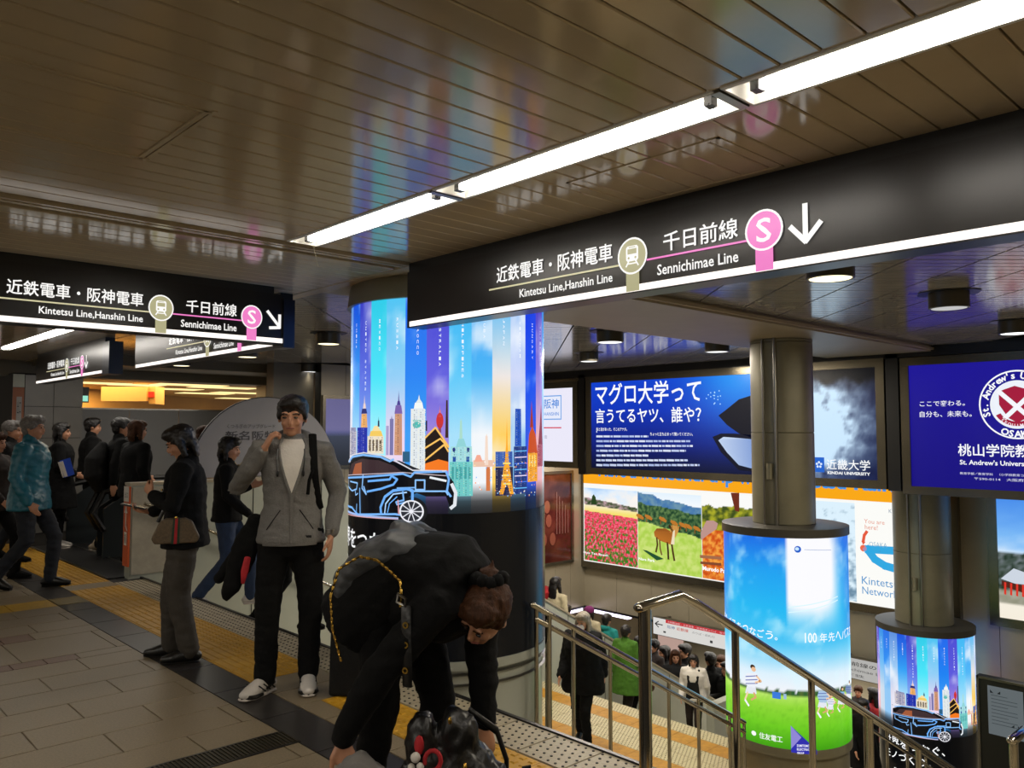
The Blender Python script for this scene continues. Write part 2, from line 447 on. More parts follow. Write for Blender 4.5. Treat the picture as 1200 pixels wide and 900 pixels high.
# drain grating across the tiles
dr = thing('floor_drain', 'long narrow black slotted floor drain between beige tiles', 'drain', (1.45, 3.87, 0))
MB().box((.8, 3.77, .001), (2.08, 3.785, .004)).box((.8, 3.955, .001), (2.08, 3.97, .004)).box((.8, 3.785, -.03), (2.08, 3.955, .0012)).build('drain_frame', M_BLACK, dr)
for i in range(64):
    x = .81+.02*i; k = MESHES.get('bar')
    if not k:
        k = MB().box((-.005, -.085, 0), (.005, .085, .004)).mesh('grate_bar', mat('grate steel', '#4d4634', .4, .7)); MESHES['bar'] = k
    link('grate_bar', k, dr, V((x, 3.87, .001))-OFF[dr.name])
# ------------------------------------------------------------------ escalator entrance left of the parapet
ent = thing('escalator', 'pair of escalators with black rubber entry plates beyond the queue', 'escalator', (3.6, 10.8, 0))
MB().box((2.80, YP+.12, -.01), (4.6, YS-.02, .004)).build('entry_plate', M_RUB, ent)
for x in (2.80, 3.25, 4.6): MB().box((x, YP+.15, .004), (x+.03, YS-.05, .009)).build('steel_joint', M_STEEL, ent)
sl = .552
for yy in (9.28, 10.72, 10.95, 12.3):
    b = MB(); 
    prof = [(3.2, 0), (5.4, 0), (13.9, -4.7), (14.4, -4.7), (14.4, -3.8), (13.4, -3.65), (5.5, .78), (3.5, .8), (3.2, .6)]
    b.prism(prof, 'y', yy-.012, yy+.012).build('balustrade', mat('smoked panel', '#3f4446', .15, .3), ent)
    MB().tube([(3.2, yy, .35), (3.08, yy, .55), (3.2, yy, .8), (3.5, yy, .87), (5.5, yy, .87), (13.4, yy, -3.6), (14.4, yy, -3.72)], [.035]*7, 8, ref=(0, 1, 0)).build('handrail', M_BLACK, ent, True)
for yy in (9.9, 11.6):
    for k in range(30):
        x = 4.6+.32*k; z = -.0-(max(0, x-5.3))*sl
        if x > 14: break
        MB().box((x, yy-.5, z-.3), (x+.32, yy+.5, z)).build('step', M_RUB, ent)
# parapet wall between stairs and escalator
pw = MB(); prof = [(2.98, -.05), (2.98, .97), (5.45, .97), (14.2, -3.85), (14.2, ZF), (XL1, ZF), (3.0, -2.0)]
pw.prism(prof, 'y', YP, YP+.14); par = struct(pw.build('wall_parapet', M_GREYP))
cp = MB(); 
for (a, b) in (((2.97, .97), (5.45, .97)), ((5.45, .97), (14.2, -3.85))):
    cp.prism([(a[0], a[1]), (b[0], b[1]), (b[0], b[1]+.03), (a[0], a[1]+.03)], 'y', YP-.015, YP+.155)
cp.build('coping', mat('pale coping', '#a69b85', .4), par)
for i in range(11):                                                # thin upright joints of its cladding
    x = 3.45+.9*i; zt = .95-(max(0, x-5.45))*.5509; MB().box((x, YP-.004, -3.4 if x > 7 else -1.8), (x+.008, YP+.002, zt)).build('panel_joint', M_SEAM, par)
MB().cyl((3.5, YP-.07, .60), (7.5, YP-.07, -1.50), .018, 10).cyl((3.1, YP-.07, .78), (3.5, YP-.07, .60), .018, 10).build('handrail', M_RAIL, par, True)
hd = MB(); box_face = mat('mottled white panel', '#a39c8c', .5, 0, .1, 10)
MB().box((3.0, YP-.012, .03), (3.56, YP, .95)).build('end_panel', box_face, par)
ov = thing('direction_strip', 'orange strip with white arrow on the end of the low white wall', 'sign', (2.97, YP+.07, .1))
MB().box((2.962, YP-.01, .12), (2.98, YP+.15, .96)).build('orange_film', M_ORANGE, ov)
A = Art(plane_fn((2.961, YP+.15, .12), (0, -1, 0), (0, 0, 1), (-1, 0, 0)))
A.rect(.0, .68, .16, .84, '#d8d4cc'); A.text('出口', .03, .72, .1, .06, '#333333')
A.line([(.08, .42), (.08, .60)], .022, '#efe9e0'); A.poly([(.03, .56), (.13, .56), (.08, .64)], '#efe9e0'); A.line([(.08, .43), (.12, .38)], .02, '#efe9e0')
A.rect(.04, .22, .12, .36, '#e8e4dc'); A.text('階段', .05, .24, .06, .1, '#222222', rot=0)
A.build('lettering', M_PRINTF, ov)
# ------------------------------------------------------------------ stairs down to the lower hall
st = thing('staircase', 'broad stairs going down to a landing with yellow and ivory studded bands', 'stairs', (XE, 4, 0))
stm = MB().box((0, -1.5-4, -.1567), (.30, YP-4-.02, 0)).mesh('step', M_WHT)
nos = MB().box((-.005, -1.5-4, -.03), (.035, YP-4-.02, .003)).mesh('nosing', M_DOT)
z = 0; RUN = 4.5/15
for k in range(1, 15):
    link('step', stm, st, (k*RUN-RUN, 0, -k*2.35/15)); link('nosing', nos, st, (k*RUN-RUN, 0, -k*2.35/15))
MB().box((XL0, -1.5, ZL-.2), (XL1, YP-.02, ZL-.012)).build('landing_slab', M_SEAM, st)
OFF[st.name] = V((XE, 4, 0))
bands = [(XL1-.29, XL1, 'w'), (XL1-.59, XL1-.29, 'y'), (XL1-1.17, XL1-.59, 'w'), (XL1-1.47, XL1-1.17, 'y'), (XL0, XL1-1.47, 'w')]
DOTW = dots_mesh(.285, .295, 6, mat('ivory landing tile', '#b5aa86', .5, 0, .1, 40)); DOTW2 = dots_mesh(.288, .295, 6, MATS['ivory landing tile'])
YB = MB().box((-.148, -.148, -.012), (.148, .148, 0)).mesh('yellow_tile', mat('landing yellow tile', '#a8781a', .5, 0, .2, 12))
for a, b, k in bands:
    y = 3.4
    while y < YP-.15:
        if k == 'y': put('yellow_tile', YB, (a+b)/2, y+.15, ZL, st)
        elif b-a > .5:
            put('studded_tile', DOTW, a+.145, y+.15, ZL, st); put('studded_tile', DOTW, a+.435, y+.15, ZL, st)
        elif b-a > .25: put('studded_tile', DOTW, (a+b)/2, y+.15, ZL, st)
        y += .3
n2 = 15
for k in range(1, n2):
    x = XL1+(k-1)*(XW-.3-XL1)/14; zz = ZL+(ZF-ZL)*k/n2
    MB().box((x, -1.5, zz-.16), (x+.32, YP-.02, zz)).build('step', M_WHT, st)
# soffit of the concourse slab above the stairs' side
struct(MB().box((-1, -1.7, ZF), (XW, -1.5, ZW)).build('wall_right', M_PANEL))
struct(MB().box((XL1, -1.5, ZF-.3), (24, 22, ZF)).build('floor_lower', mat('lower hall floor', '#8d8470', .4, 0, .1, 3)))
# ------------------------------------------------------------------ stairwell walls
def panel_wall(name, axis, c, a, b, z0, z1, w, m, thick=.2, sign=1, skip=None):
    """wall at axis=c spanning a..b; separate metal panels stand proud of it with open joints"""
    mb = MB()
    if axis == 'x': mb.box((c, a, z0), (c+thick*sign, b, z1))
    else: mb.box((a, c, z0), (b, c+thick*sign, z1))
    o = struct(mb.build(name, M_SEAM)); n = max(1, round((b-a)/w)); w = (b-a)/n
    for i in range(n):
        s0 = a+i*w+.004; s1 = a+(i+1)*w-.004; g = .01*sign
        q = MB()
        if axis == 'x': q.box((c-g, s0, z0+.002), (c+g*.5, s1, z1-.002))
        else: q.box((s0, c-g, z0+.002), (s1, c+g*.5, z1-.002))
        q.build('wall_panel', m, o)
    return o
wf = panel_wall('wall_far', 'x', XW, -1.5, YS, -2.38, ZW, .95, M_PANEL)
wsd = panel_wall('wall_side', 'y', YS, 7.15, XW, -2.38, ZW, .5, M_PANEL)
struct(MB().box((XW-.03, -1.5, -2.42), (XW+.4, YS, -2.38)).box((7.3, YS-.03, -2.42), (XW, YS+.4, -2.38)).build('trim_2', M_BLACK))
tr = thing('lintel_light', 'bright white strip lights along the bottom corner of the metal walls', 'light', (13.7, 12.2, -2.45))
MB().box((XW+.02, 11.25, -2.50), (XW+.16, 12.35, -2.43)).build('light_strip', emis('strip light', '#efe4ff', 3.0), tr)
MB().box((12.6, YS+.02, -2.50), (XW-.05, YS+.14, -2.43)).build('light_strip', MATS['strip light'], tr)
# lower hall beyond the lintel
struct(MB().box((XW+.4, -1.5, -2.36), (24, 22, -2.2)).build('ceiling_lower', mat('lower ceiling', '#8f8877', .3)))
struct(MB().box((21, -1.5, ZF), (21.2, 22, -2.3)).build('wall_back', mat('lower hall wall', '#7a6d58', .5, 0, .1, 2)))
struct(MB().box((7, 15.0, ZF), (24, 15.2, -2.2)).build('wall_lower_side', MATS['lower hall wall']))
# ------------------------------------------------------------------ concourse ceiling: planks along X
ce = MB(); ce.box((-7, -6, ZC+.03), (2.165, 16, ZC+.12)); ce.box((2.345, -6, ZC+.03), (3.14, 16, ZC+.12)); ce.box((2.165, 4.2, ZC+.03), (2.345, 16, ZC+.12)); ce.box((2.165, -6, ZC+.08), (2.345, 4.2, ZC+.14))
ceil_ = struct(ce.build('ceiling', M_SEAM))
PITCHW = .1256; y = .778-PITCHW*8
def plank(x0, x1, y0, y1):
    key = ('pl', round(x1-x0, 3), round(y1-y0, 3))
    if key not in MESHES:
        w = (x1-x0)/2; d = (y1-y0)/2; c = .004
        mb = MB(); mb.add([(-w, -d, .03), (w, -d, .03), (w, d, .03), (-w, d, .03), (-w, -d, c), (w, -d, c), (w, d, c), (-w, d, c), (-w, -d+c, 0), (w, -d+c, 0), (w, d-c, 0), (-w, d-c, 0)],
                          [(0, 1, 5, 4), (1, 2, 6, 5), (2, 3, 7, 6), (3, 0, 4, 7), (4, 5, 9, 8), (5, 6, 10, 9), (6, 7, 11, 10), (7, 4, 8, 11), (8, 9, 10, 11)])
        MESHES[key] = mb.mesh('ceiling_plank', M_CEIL)
    return link('ceiling_plank', MESHES[key], ceil_, V(((x0+x1)/2, (y0+y1)/2, ZC))-OFF[ceil_.name])
k = 0
HX, HY0, HY1 = 1.09, 2.66, 3.24
while y < 14.2:
    g = .0032; a = y+g; b = y+PITCHW-g
    if b > 4.24 and a < 4.33: y += PITCHW; continue
    if b < 4.2:
        if HY0-.01 < (a+b)/2 < HY1+.01:
            plank(-4.5, HX-.03, a, b); plank(HX+.012, 2.16, a, b)
        else: plank(-4.5, 2.16, a, b)
        plank(2.35, 3.07, a, b)
    elif y < 9.1 or y > 12.45: plank(-4.5, 3.07, a, b)
    else: plank(-4.5, 2.30, a, b); plank(2.48, 3.07, a, b)
    y += PITCHW
MB().box((3.075, -6, ZC-.004), (3.18, 14.3, ZC+.1)).build('border_strip', M_CEIL, ceil_)
MB().box((-4.5, 4.235, ZC-.006), (3.07, 4.26, ZC+.05)).box((-4.5, 4.29, ZC-.004), (3.07, 4.33, ZC+.05)).build('divider_trim', M_CEIL, ceil_)
MB().box((HX-.028, HY0-.03, ZC-.006), (HX-.012, HY1+.03, ZC+.02)).box((HX-.004, HY0-.05, ZC-.003), (HX+.01, HY1+.05, ZC+.02)).box((-4, HY1+.008, ZC-.006), (HX+.01, HY1+.022, ZC+.02)).box((-4, HY0-.03, ZC-.005), (HX, HY0-.018, ZC+.02)).build('hatch_frame', M_CEIL, ceil_)
MB().box((2.52, 1.6, ZC-.004), (2.535, 2.35, ZC+.02)).box((2.98, 1.6, ZC-.004), (2.995, 2.35, ZC+.02)).box((2.52, 1.6, ZC-.004), (2.995, 1.612, ZC+.02)).box((2.52, 2.34, ZC-.004), (2.995, 2.352, ZC+.02)).build('hatch_frame', M_CEIL, ceil_)
# fluorescent fixtures
def fixture(label, x0, x1, y0, y1, group):
    t = thing('ceiling_light', label, 'light', ((x0+x1)/2, (y0+y1)/2, ZC), 0, group)
    b = MB(); b.box((x0-.012, y0, ZC-.006), (x0+.004, y1, ZC+.08)); b.box((x1-.004, y0, ZC-.006), (x1+.012, y1, ZC+.08)); b.box((x0, y0, ZC-.006), (x1, y0+.008, ZC+.08)); b.box((x0, y1-.008, ZC-.006), (x1, y1, ZC+.08))
    b.box((x0, y0, ZC+.06), (x1, y1, ZC+.08)); b.build('tray', M_WHITE, t)
    xm = (x0+x1)/2
    MB().cyl((xm, y0+.09, ZC+.012), (xm, y1-.09, ZC+.012), .017, 12).build('tube', M_TUBE, t, True)
    for yy in (y0+.07, y1-.07): MB().box((xm-.018, yy-.015, ZC-.005), (xm+.018, yy+.015, ZC+.06)).cyl((xm-.02, yy, ZC), (xm+.02, yy, ZC), .006, 6).build('socket', M_BLACK, t)
    MB().box((x0, y0-.02, ZC-.008), (x1, y0+.012, ZC+.0)).build('end_bracket', M_STEEL, t)
fixture('nearest long fluorescent ceiling light, running out of the top right corner', 2.168, 2.343, .02, 1.36, 'row of fluorescent ceiling lights')
fixture('middle fluorescent ceiling light of the row, above the large sign', 2.168, 2.343, 1.39, 2.82, 'row of fluorescent ceiling lights')
fixture('farthest fluorescent light of the row, ending above the big column', 2.168, 2.343, 2.85, 4.15, 'row of fluorescent ceiling lights')
fixture('fluorescent ceiling light wholly outside the frame behind the camera', 2.168, 2.343, -1.4, -.01, 'row of fluorescent ceiling lights')
fixture('fluorescent ceiling light at left between the hanging signs', 2.305, 2.475, 9.2, 12.4, 'row of fluorescent ceiling lights')
cd = MB().cyl(at_z(367, 288, ZC-.01), at_z(373, 312, ZC-.075), .0035, 6).build('pull_cord', mat('pale cord', '#c8b88c', .6)); prop(cd, 'short thin pale cord dangling below the far end of the fluorescent lights', 'cord')
# ------------------------------------------------------------------ stairwell ceiling: panels turned 45 degrees
wc = MB(); wc.box((3.14, -2, ZW+.03), (15, 16, ZW+.1)); wellc = struct(wc.build('ceiling_stairwell', M_SEAM))
WOFF = OFF[wellc.name]
struct(MB().box((3.14, -2, ZC+.06), (3.18, 14.3, ZW+.05)).build('trim_3', M_CEIL))
def pan_mesh(): 
    mb = MB(); n = 10; L = 1.19/n
    for i in range(n):
        a = i*L+.003; b = (i+1)*L-.003; c = .004
        mb.add([(a, -.241, .03), (b, -.241, .03), (b, .241, .03), (a, .241, .03), (a+c, -.24, 0), (b-c, -.24, 0), (b-c, .24, 0), (a+c, .24, 0)], [(0, 1, 5, 4), (1, 2, 6, 5), (2, 3, 7, 6), (3, 0, 4, 7), (4, 5, 6, 7)])
    return mb
PM = pan_mesh().mesh('ceiling_panel', M_CEILD)
ang = AZ
for i in range(-13, 12):
    r0 = .42+.497*i
    for j in range(0, 15):
        f0 = 1.8+1.2*j; c = F0*(f0+.6)+RT*r0
        hw = .8
        if c.x < 3.18-hw or c.x > XW+.3 or c.y < -1.8 or c.y > 14.6: continue
        vx = (c.x-3.18); 
        if (c.y > YS and c.x > 7): continue
        d = c.normalized() if c.length else c
        if math.degrees(math.atan2(c.dot(RT), c.dot(F0))) > 40 and c.x > 5: continue
        if vx > .75:
            o = link('ceiling_panel', PM, wellc, V((0, 0, 0))); o.location = F0*f0+RT*r0+V((0, 0, ZW))-WOFF; o.rotation_euler = (0, 0, ang)
        else:
            mb = pan_mesh(); bm = bmesh.new(); me = mb.mesh('ceiling_panel', M_CEILD); bm.from_mesh(me)
            bm.transform(Matrix.Translation(F0*f0+RT*r0+V((0, 0, ZW))) @ Matrix.Rotation(ang, 4, 'Z'))
            bmesh.ops.bisect_plane(bm, geom=bm.verts[:]+bm.edges[:]+bm.faces[:], plane_co=(3.185, 0, 0), plane_no=(-1, 0, 0), clear_outer=True)
            if len(bm.verts) < 4: bm.free(); continue
            bmesh.ops.translate(bm, verts=bm.verts, vec=-WOFF); bm.to_mesh(me); bm.free(); link('ceiling_panel', me, wellc)
# beam over the columns
struct(MB().box((3.16, 4.12, ZC), (XW, 5.56, ZW+.02)).box((3.2, 4.08, ZC+.02), (XW, 4.12, ZC+.05)).build('trim_4', M_BEAM))
# down lights
dl = [(5.23, 2.48, 1.0, 'nearest drum down light, glowing cream, right of the pink circle on the sign'), (7.23, 2.42, .25, 'second drum down light, unlit glassy rim, above the crest board'), (9.64, 2.59, .9, 'down light at the right edge of the frame above the crest board'),
      (7.2, 6.04, .9, 'down light just left of the beam, above the left end of the blue fish board'), (8.98, 7.94, .8, 'small down light above the frame between the white board and the blue fish board'), (9.09, 5.84, .5, 'small down light above the middle of the blue fish board'),
      (4.93, 8.42, 1, 'down light nearest the left side of the big picture column'), (5.0, 10.7, 1, 'down light behind the far end of the hanging sign'), (4.92, 12.85, 1, 'leftmost small down light behind the hanging signs'), (7.05, 12.7, .8, 'farthest small down light above the standing man')]
for x, y, e, lb in dl:
    t = thing('down_light', lb, 'light', (x, y, ZW), AZ, 'drum shaped down lights')
    r = .155 if y < 7 else .14
    MB().cyl((0, 0, -.003), (0, 0, -.006), r*1.6, 8).build('octagon_plate', M_BLACK, t, world=False)
    MB().lathe((0, 0, 0), [(r, 0), (r, -.13), (r-.012, -.135), (r-.02, -.12), (r-.02, -.05)], 32).build('drum', mat('drum metal', '#5a554a', .3, .7), t, 'x', world=False)
    MB().cyl((0, 0, -.126), (0, 0, -.132), r-.021, 32).build('lens', emis('down lens %.2f' % e, '#fff2c4' if e == 1.0 and x > 5.1 else '#ffffff', 2.2*e if x > 5.1 else 2.0*e), t, world=False)
    if e >= .8 and (x, y) not in ():
        d = bpy.data.lights.new('down_light_beam', 'SPOT'); d.energy = 14*e; d.spot_size = math.radians(110); d.spot_blend = .6; d.color = (1, .88, .66); d.shadow_soft_size = .12
        o = bpy.data.objects.new('down_light_beam', d); COL.objects.link(o); o.parent = t; o.location = (0, 0, -.15)
# ------------------------------------------------------------------ far left: beam, pillar, partition, warm lit hall
struct(MB().box((-4, 14.3, 2.40), (9, 14.75, ZW+.1)).build('trim_5', M_SOFF))
struct(MB().box((3.18, 13.2, 2.55), (9, 14.3, ZW+.1)).build('trim_6', M_SOFF))
pil = thing('pillar', 'grey tiled square pillar at far left with an orange strip down one side', 'pillar', (3.4, 14.2, 0))
MB().box((2.86, 14.0, 0), (3.81, 14.95, 2.42)).build('core', M_SEAM, pil)
M_PT = mat('grey pillar tile', '#6f6c66', .3, .2, .08, 2)
for j in range(5):
    z0 = .003+j*.48
    for i in range(2): MB().box((3.02+i*.397, 13.985, z0), (3.02+i*.397+.39, 14.02, z0+.472)).build('pillar_panel', M_PT, pil)
    MB().box((3.79, 14.0, z0), (3.825, 14.94, z0+.472)).build('pillar_panel', M_PT, pil)
MB().box((2.86, 13.98, 1.2), (3.01, 14.0, 2.2)).build('orange_strip', mat('faded orange strip', '#8e5230', .5), pil)
MB().box((2.86, 13.98, 2.205), (3.01, 14.0, 2.4)).build('white_strip', M_GREYP, pil)
A = Art(plane_fn((2.86, 13.976, 1.2), (1, 0, 0), (0, 0, 1), (0, -1, 0)))
A.rect(.05, .25, .12, .86, '#8e8a84'); A.text('出口', .06, .6, .05, .2, '#333333'); A.text('階段', .06, .3, .05, .2, '#333333')
A.build('lettering', M_PRINTF, pil)
par2 = thing('partition', 'long dark grey partition screen behind the queue, below the warm lit hall', 'partition', (5.4, 14.4, 0))
for i in range(4):
    MB().box((3.84+.82*i, 14.38, 0), (3.84+.82*i+.812, 14.42, 1.9)).build('partition_panel', mat('dark grey partition', '#6c6b69', .4, .1, .05, 1), par2)
MB().box((3.84, 14.375, 1.9), (7.13, 14.43, 1.925)).build('top_rail', M_STEEL, par2)
wa_ = F0*15.5+RT*(-560/954*15.5); wb_ = F0*28+RT*(-270/954*28); wn_ = V((wb_.y-wa_.y, wa_.x-wb_.x, 0)).normalized()*-.1
struct(MB().prism([(wa_.x, wa_.y), (wb_.x, wb_.y), (wb_.x+wn_.x, wb_.y+wn_.y), (wa_.x+wn_.x, wa_.y+wn_.y)], 'z', 0, 2.44).build('wall_warm', mat('warm plaster', '#b58a4a', .6, 0, .08, 1)))
struct(MB().box((7.3, 12.9, 0), (7.5, 14.4, ZW)).build('wall_inner', mat('grey render', '#6b665c', .6)))
struct(MB().box((7.08, 14.35, 0), (9.5, 14.75, 2.45)).build('pillar_trim', mat('grey render', '#5b564e')))
bpy.data.objects['pillar_trim'].name = 'trim_7'
struct(MB().box((-4, 14.75, 2.43), (16, 30, 2.5)).build('ceiling_warm', mat('warm ceiling', '#c9a05a', .5)))
for i, (px_, D_, w) in enumerate([(118, 15.0, .9), (160, 15.6, .9), (222, 15.6, 1.3), (262, 16.6, 1.3), (205, 17.2, 1.0), (288, 19.0, 1.5), (240, 19.2, 1.2), (296, 22.5, 1.9)]):
    q_ = F0*D_+RT*((px_-600)/954*D_); x, y = q_.x, q_.y
    t = thing('ceiling_light', ['leftmost glowing ceiling panel in the warm hall, just right of the grey pillar', 'second glowing panel from the left in the warm hall', 'wide glowing panel nearest over the middle of the partition', 'wide glowing panel behind the nearest one, above the arch board side', 'small glowing panel in the second row of the warm hall', 'large glowing panel in the third row at the right end of the warm hall', 'glowing panel in the third row at the middle of the warm hall', 'farthest glowing panel of the warm hall, right beside the grey wall end'][i], 'light', (x, y, 2.43), 0, 'glowing panels in the warm hall')
    MB().box((-w/2, -.3, -.012), (w/2, .3, 0)).build('lens', emis('warm lens', '#ffdf98', 1.5), t, world=False)
    MB().box((-w/2-.02, -.32, -.006), (w/2+.02, .32, .006)).build('frame', M_STEEL, t, world=False)
area('warm_hall_lamps', (5.5, 16.9, 2.40), 3, 3, 260, (1, .68, .3))
q_ = F0*15.2+RT*((165-600)/954*15.2)
cab = thing('overhead_duct', 'warm brown boxed duct with a small red lamp above the partition', 'duct', (q_.x, q_.y, 2.1), AZ-PI/2)
MB().box((-.75, 0, -.0), (.1, .5, .27)).box((.1, .1, -.05), (.22, .5, .28)).build('duct_box', mat('warm plaster', '#b58a4a'), cab, world=False)
MB().box((.11, .06, .08), (.2, .1, .18)).build('red_lamp', emis('red lamp', '#ff3a20', 1.5), cab, world=False)
sgn = thing('exit_sign', 'tiny green and white lit sign beside the pillar above the partition', 'sign', (3.9, 14.3, 2.1))
MB().box((3.86, 14.2, 2.0), (3.97, 14.26, 2.25)).build('housing', M_BLACK, sgn)
MB().box((3.875, 14.19, 2.02), (3.955, 14.2, 2.11)).build('lit_face', emis('green lamp', '#9fe8cf', 1.0), sgn)
# grey wall left of the side wall
struct(MB().box((6.4, YS+.25, 0), (7.15, YS+.5, ZW)).build('wall_end', mat('grey render', '#5b564e')))
# ------------------------------------------------------------------ round columns
def column(label, cx, cy, r, z0, z1, zb, slim=None):
    t = thing('column', label, 'column', (cx, cy, zb)); c = (cx, cy, 0)
    MB().lathe(c, [(r-.01, z0), (r-.01, z1), (r-.03, z1), (r-.03, z0), (r-.01, z0)], 64).build('light_drum', M_WHITE, t, True)
    if slim:
        MB().lathe(c, [(.02, z1+.10), (r-.03, z1+.10), (r+.02, z1+.09), (r+.02, z1), (r-.02, z1-.005)], 64).build('drum_lid', M_SOFFD, t, True)
        zz = [z1+.10]; 
        while zz[-1] < ZC: zz.append(min(ZC, zz[-1]+1.05))
        for a, b in zip(zz[:-1], zz[1:]): MB().lathe(c, [(slim-.01, a), (slim, a+.006), (slim, b-.006), (slim-.01, b)], 48).build('metal_sleeve', M_COLM, t, True)
        MB().lathe(c, [(r-.03, zb), (r-.03, z0-.1), (r+.005, z0-.1), (r+.005, z0), (r-.03, z0)], 64).build('base_sleeve', M_COLM, t, True)
        dv = -(V((cx, cy, 0)).normalized()); sd = V((dv.y, -dv.x, 0))
        for k, (o1, o2) in enumerate(((.80, .62), (.50, .88))):
            q = V((cx, cy, 0))-sd*slim*o1*(-1)+dv*slim*o2
            q = V((cx, cy, 0))+(RT*-o1+F0*-o2)*(slim+.02)/math.hypot(o1, o2)
            MB().cyl((q.x, q.y, z1+.1), (q.x, q.y, ZC), .02 if k else .014, 10).build('pipe', M_STEEL, t, True)
        q = V((cx, cy, 0))+(RT*-.66+F0*-.75)*(slim+.02)
        MB().cyl((q.x, q.y, z1+.62), (q.x, q.y, z1+.80), .035, 10).build('pipe_clamp', M_COLM, t, True)
    else:
        MB().lathe(c, [(r-.02, z1), (r+.03, z1), (r+.03, z1+.02), (r+.015, z1+.13), (r-.03, ZW+.02)], 64).build('collar', M_COLM, t, True)
        MB().lathe(c, [(r-.015, zb), (r-.015, z0-.06), (r+.015, z0-.06), (r+.015, z0), (r-.02, z0)], 64).build('base_sleeve', mat('pale steel sleeve', '#a3a79e', .3, .25), t, True)
        for dz in (-.10, -.17): MB().lathe(c, [(r-.005, z0+dz), (r+.012, z0+dz+.01), (r-.005, z0+dz+.02)], 64).build('band', M_STEEL, t, True)
    return t
M_SOFFD = mat('dark olive lid', '#45423a', .4, .3)
colA = column('big round column in the middle wrapped in a glowing city skyline and car poster', 3.88, CY, .728, .03, 2.46, -2.35)
colB = column('round column with a glowing sky and green field poster, two pipes up its shaft', 8.93, CY, .69, -1.88, .38, ZL-.5, .355)
colC = column('farther round column at lower right with the small skyline and car poster', 13.08, CY, .66, -3.72, -1.42, ZF, .40)
def wrap_fn(cx, cy, r, z0, z1, turn=0):
    base = math.atan2(-cy, -cx)
    def fn(s, t, k):
        a = base+math.radians(s+turn); rr = r+.001+k
        return V((cx+rr*math.cos(a), cy+rr*math.sin(a), z0+(z1-z0)*t))
    return fn
# s = degrees to the right of the line towards the viewer, t = 0 bottom .. 1 top
def cpx(x, y):
    """skyline poster as read off the photograph: crop pixels -> (s, t)"""
    x = 400+x/5; y = 480+y/5; q = max(-.985, min(.985, (x-521.7)/112.7)); ph = math.asin(q)
    d = 6.2-.728*math.cos(ph); z = 1.56+(503-y)/954*d; return (math.degrees(ph), (z-.03)/2.43)
STRIPS = [('#2b6fe0', '#2f90f0', '#8fc4f0'), ('#5a8cd8', '#9cc8f0', '#dcd8e8'), ('#1450d8', '#2f9cf0', '#a8d8f4'), ('#3a3fc0', '#5a6fe0', '#7fb0f0'), ('#2fc8e4', '#48e0f4', '#a0ecf8'), ('#4fc0ee', '#8fcaf2', '#e8d4ec'),
          ('#2468e8', '#1f80ee', '#3f9cf0'), ('#4c4cd0', '#5a58d8', '#9c84d8'), ('#3fb4f0', '#5cc4f4', '#a4dcf6'), ('#2f98ee', '#4fb4f2', '#eef2f6'), ('#5fb8f0', '#e8e0dc', '#f8cc60'), ('#8cb8f0', '#c8d0f0', '#7fb8e8'),
          ('#1a3fe0', '#1450ea', '#2f58e0'), ('#4a3cc0', '#8f80d8', '#e8b0b8'), ('#2f8ae0', '#6fb8f0', '#c8d8e8')]
NAMES = ['PERU', 'MALAYSIA', 'CHINA', 'UNITED STATES', 'MEXICO', 'RUSSIA', 'MOROCCO', 'AUSTRALIA', 'PHILIPPINES', 'CUBA', 'JAPAN', 'VIETNAM', 'HUNGARY', 'THAILAND', 'CHILE']
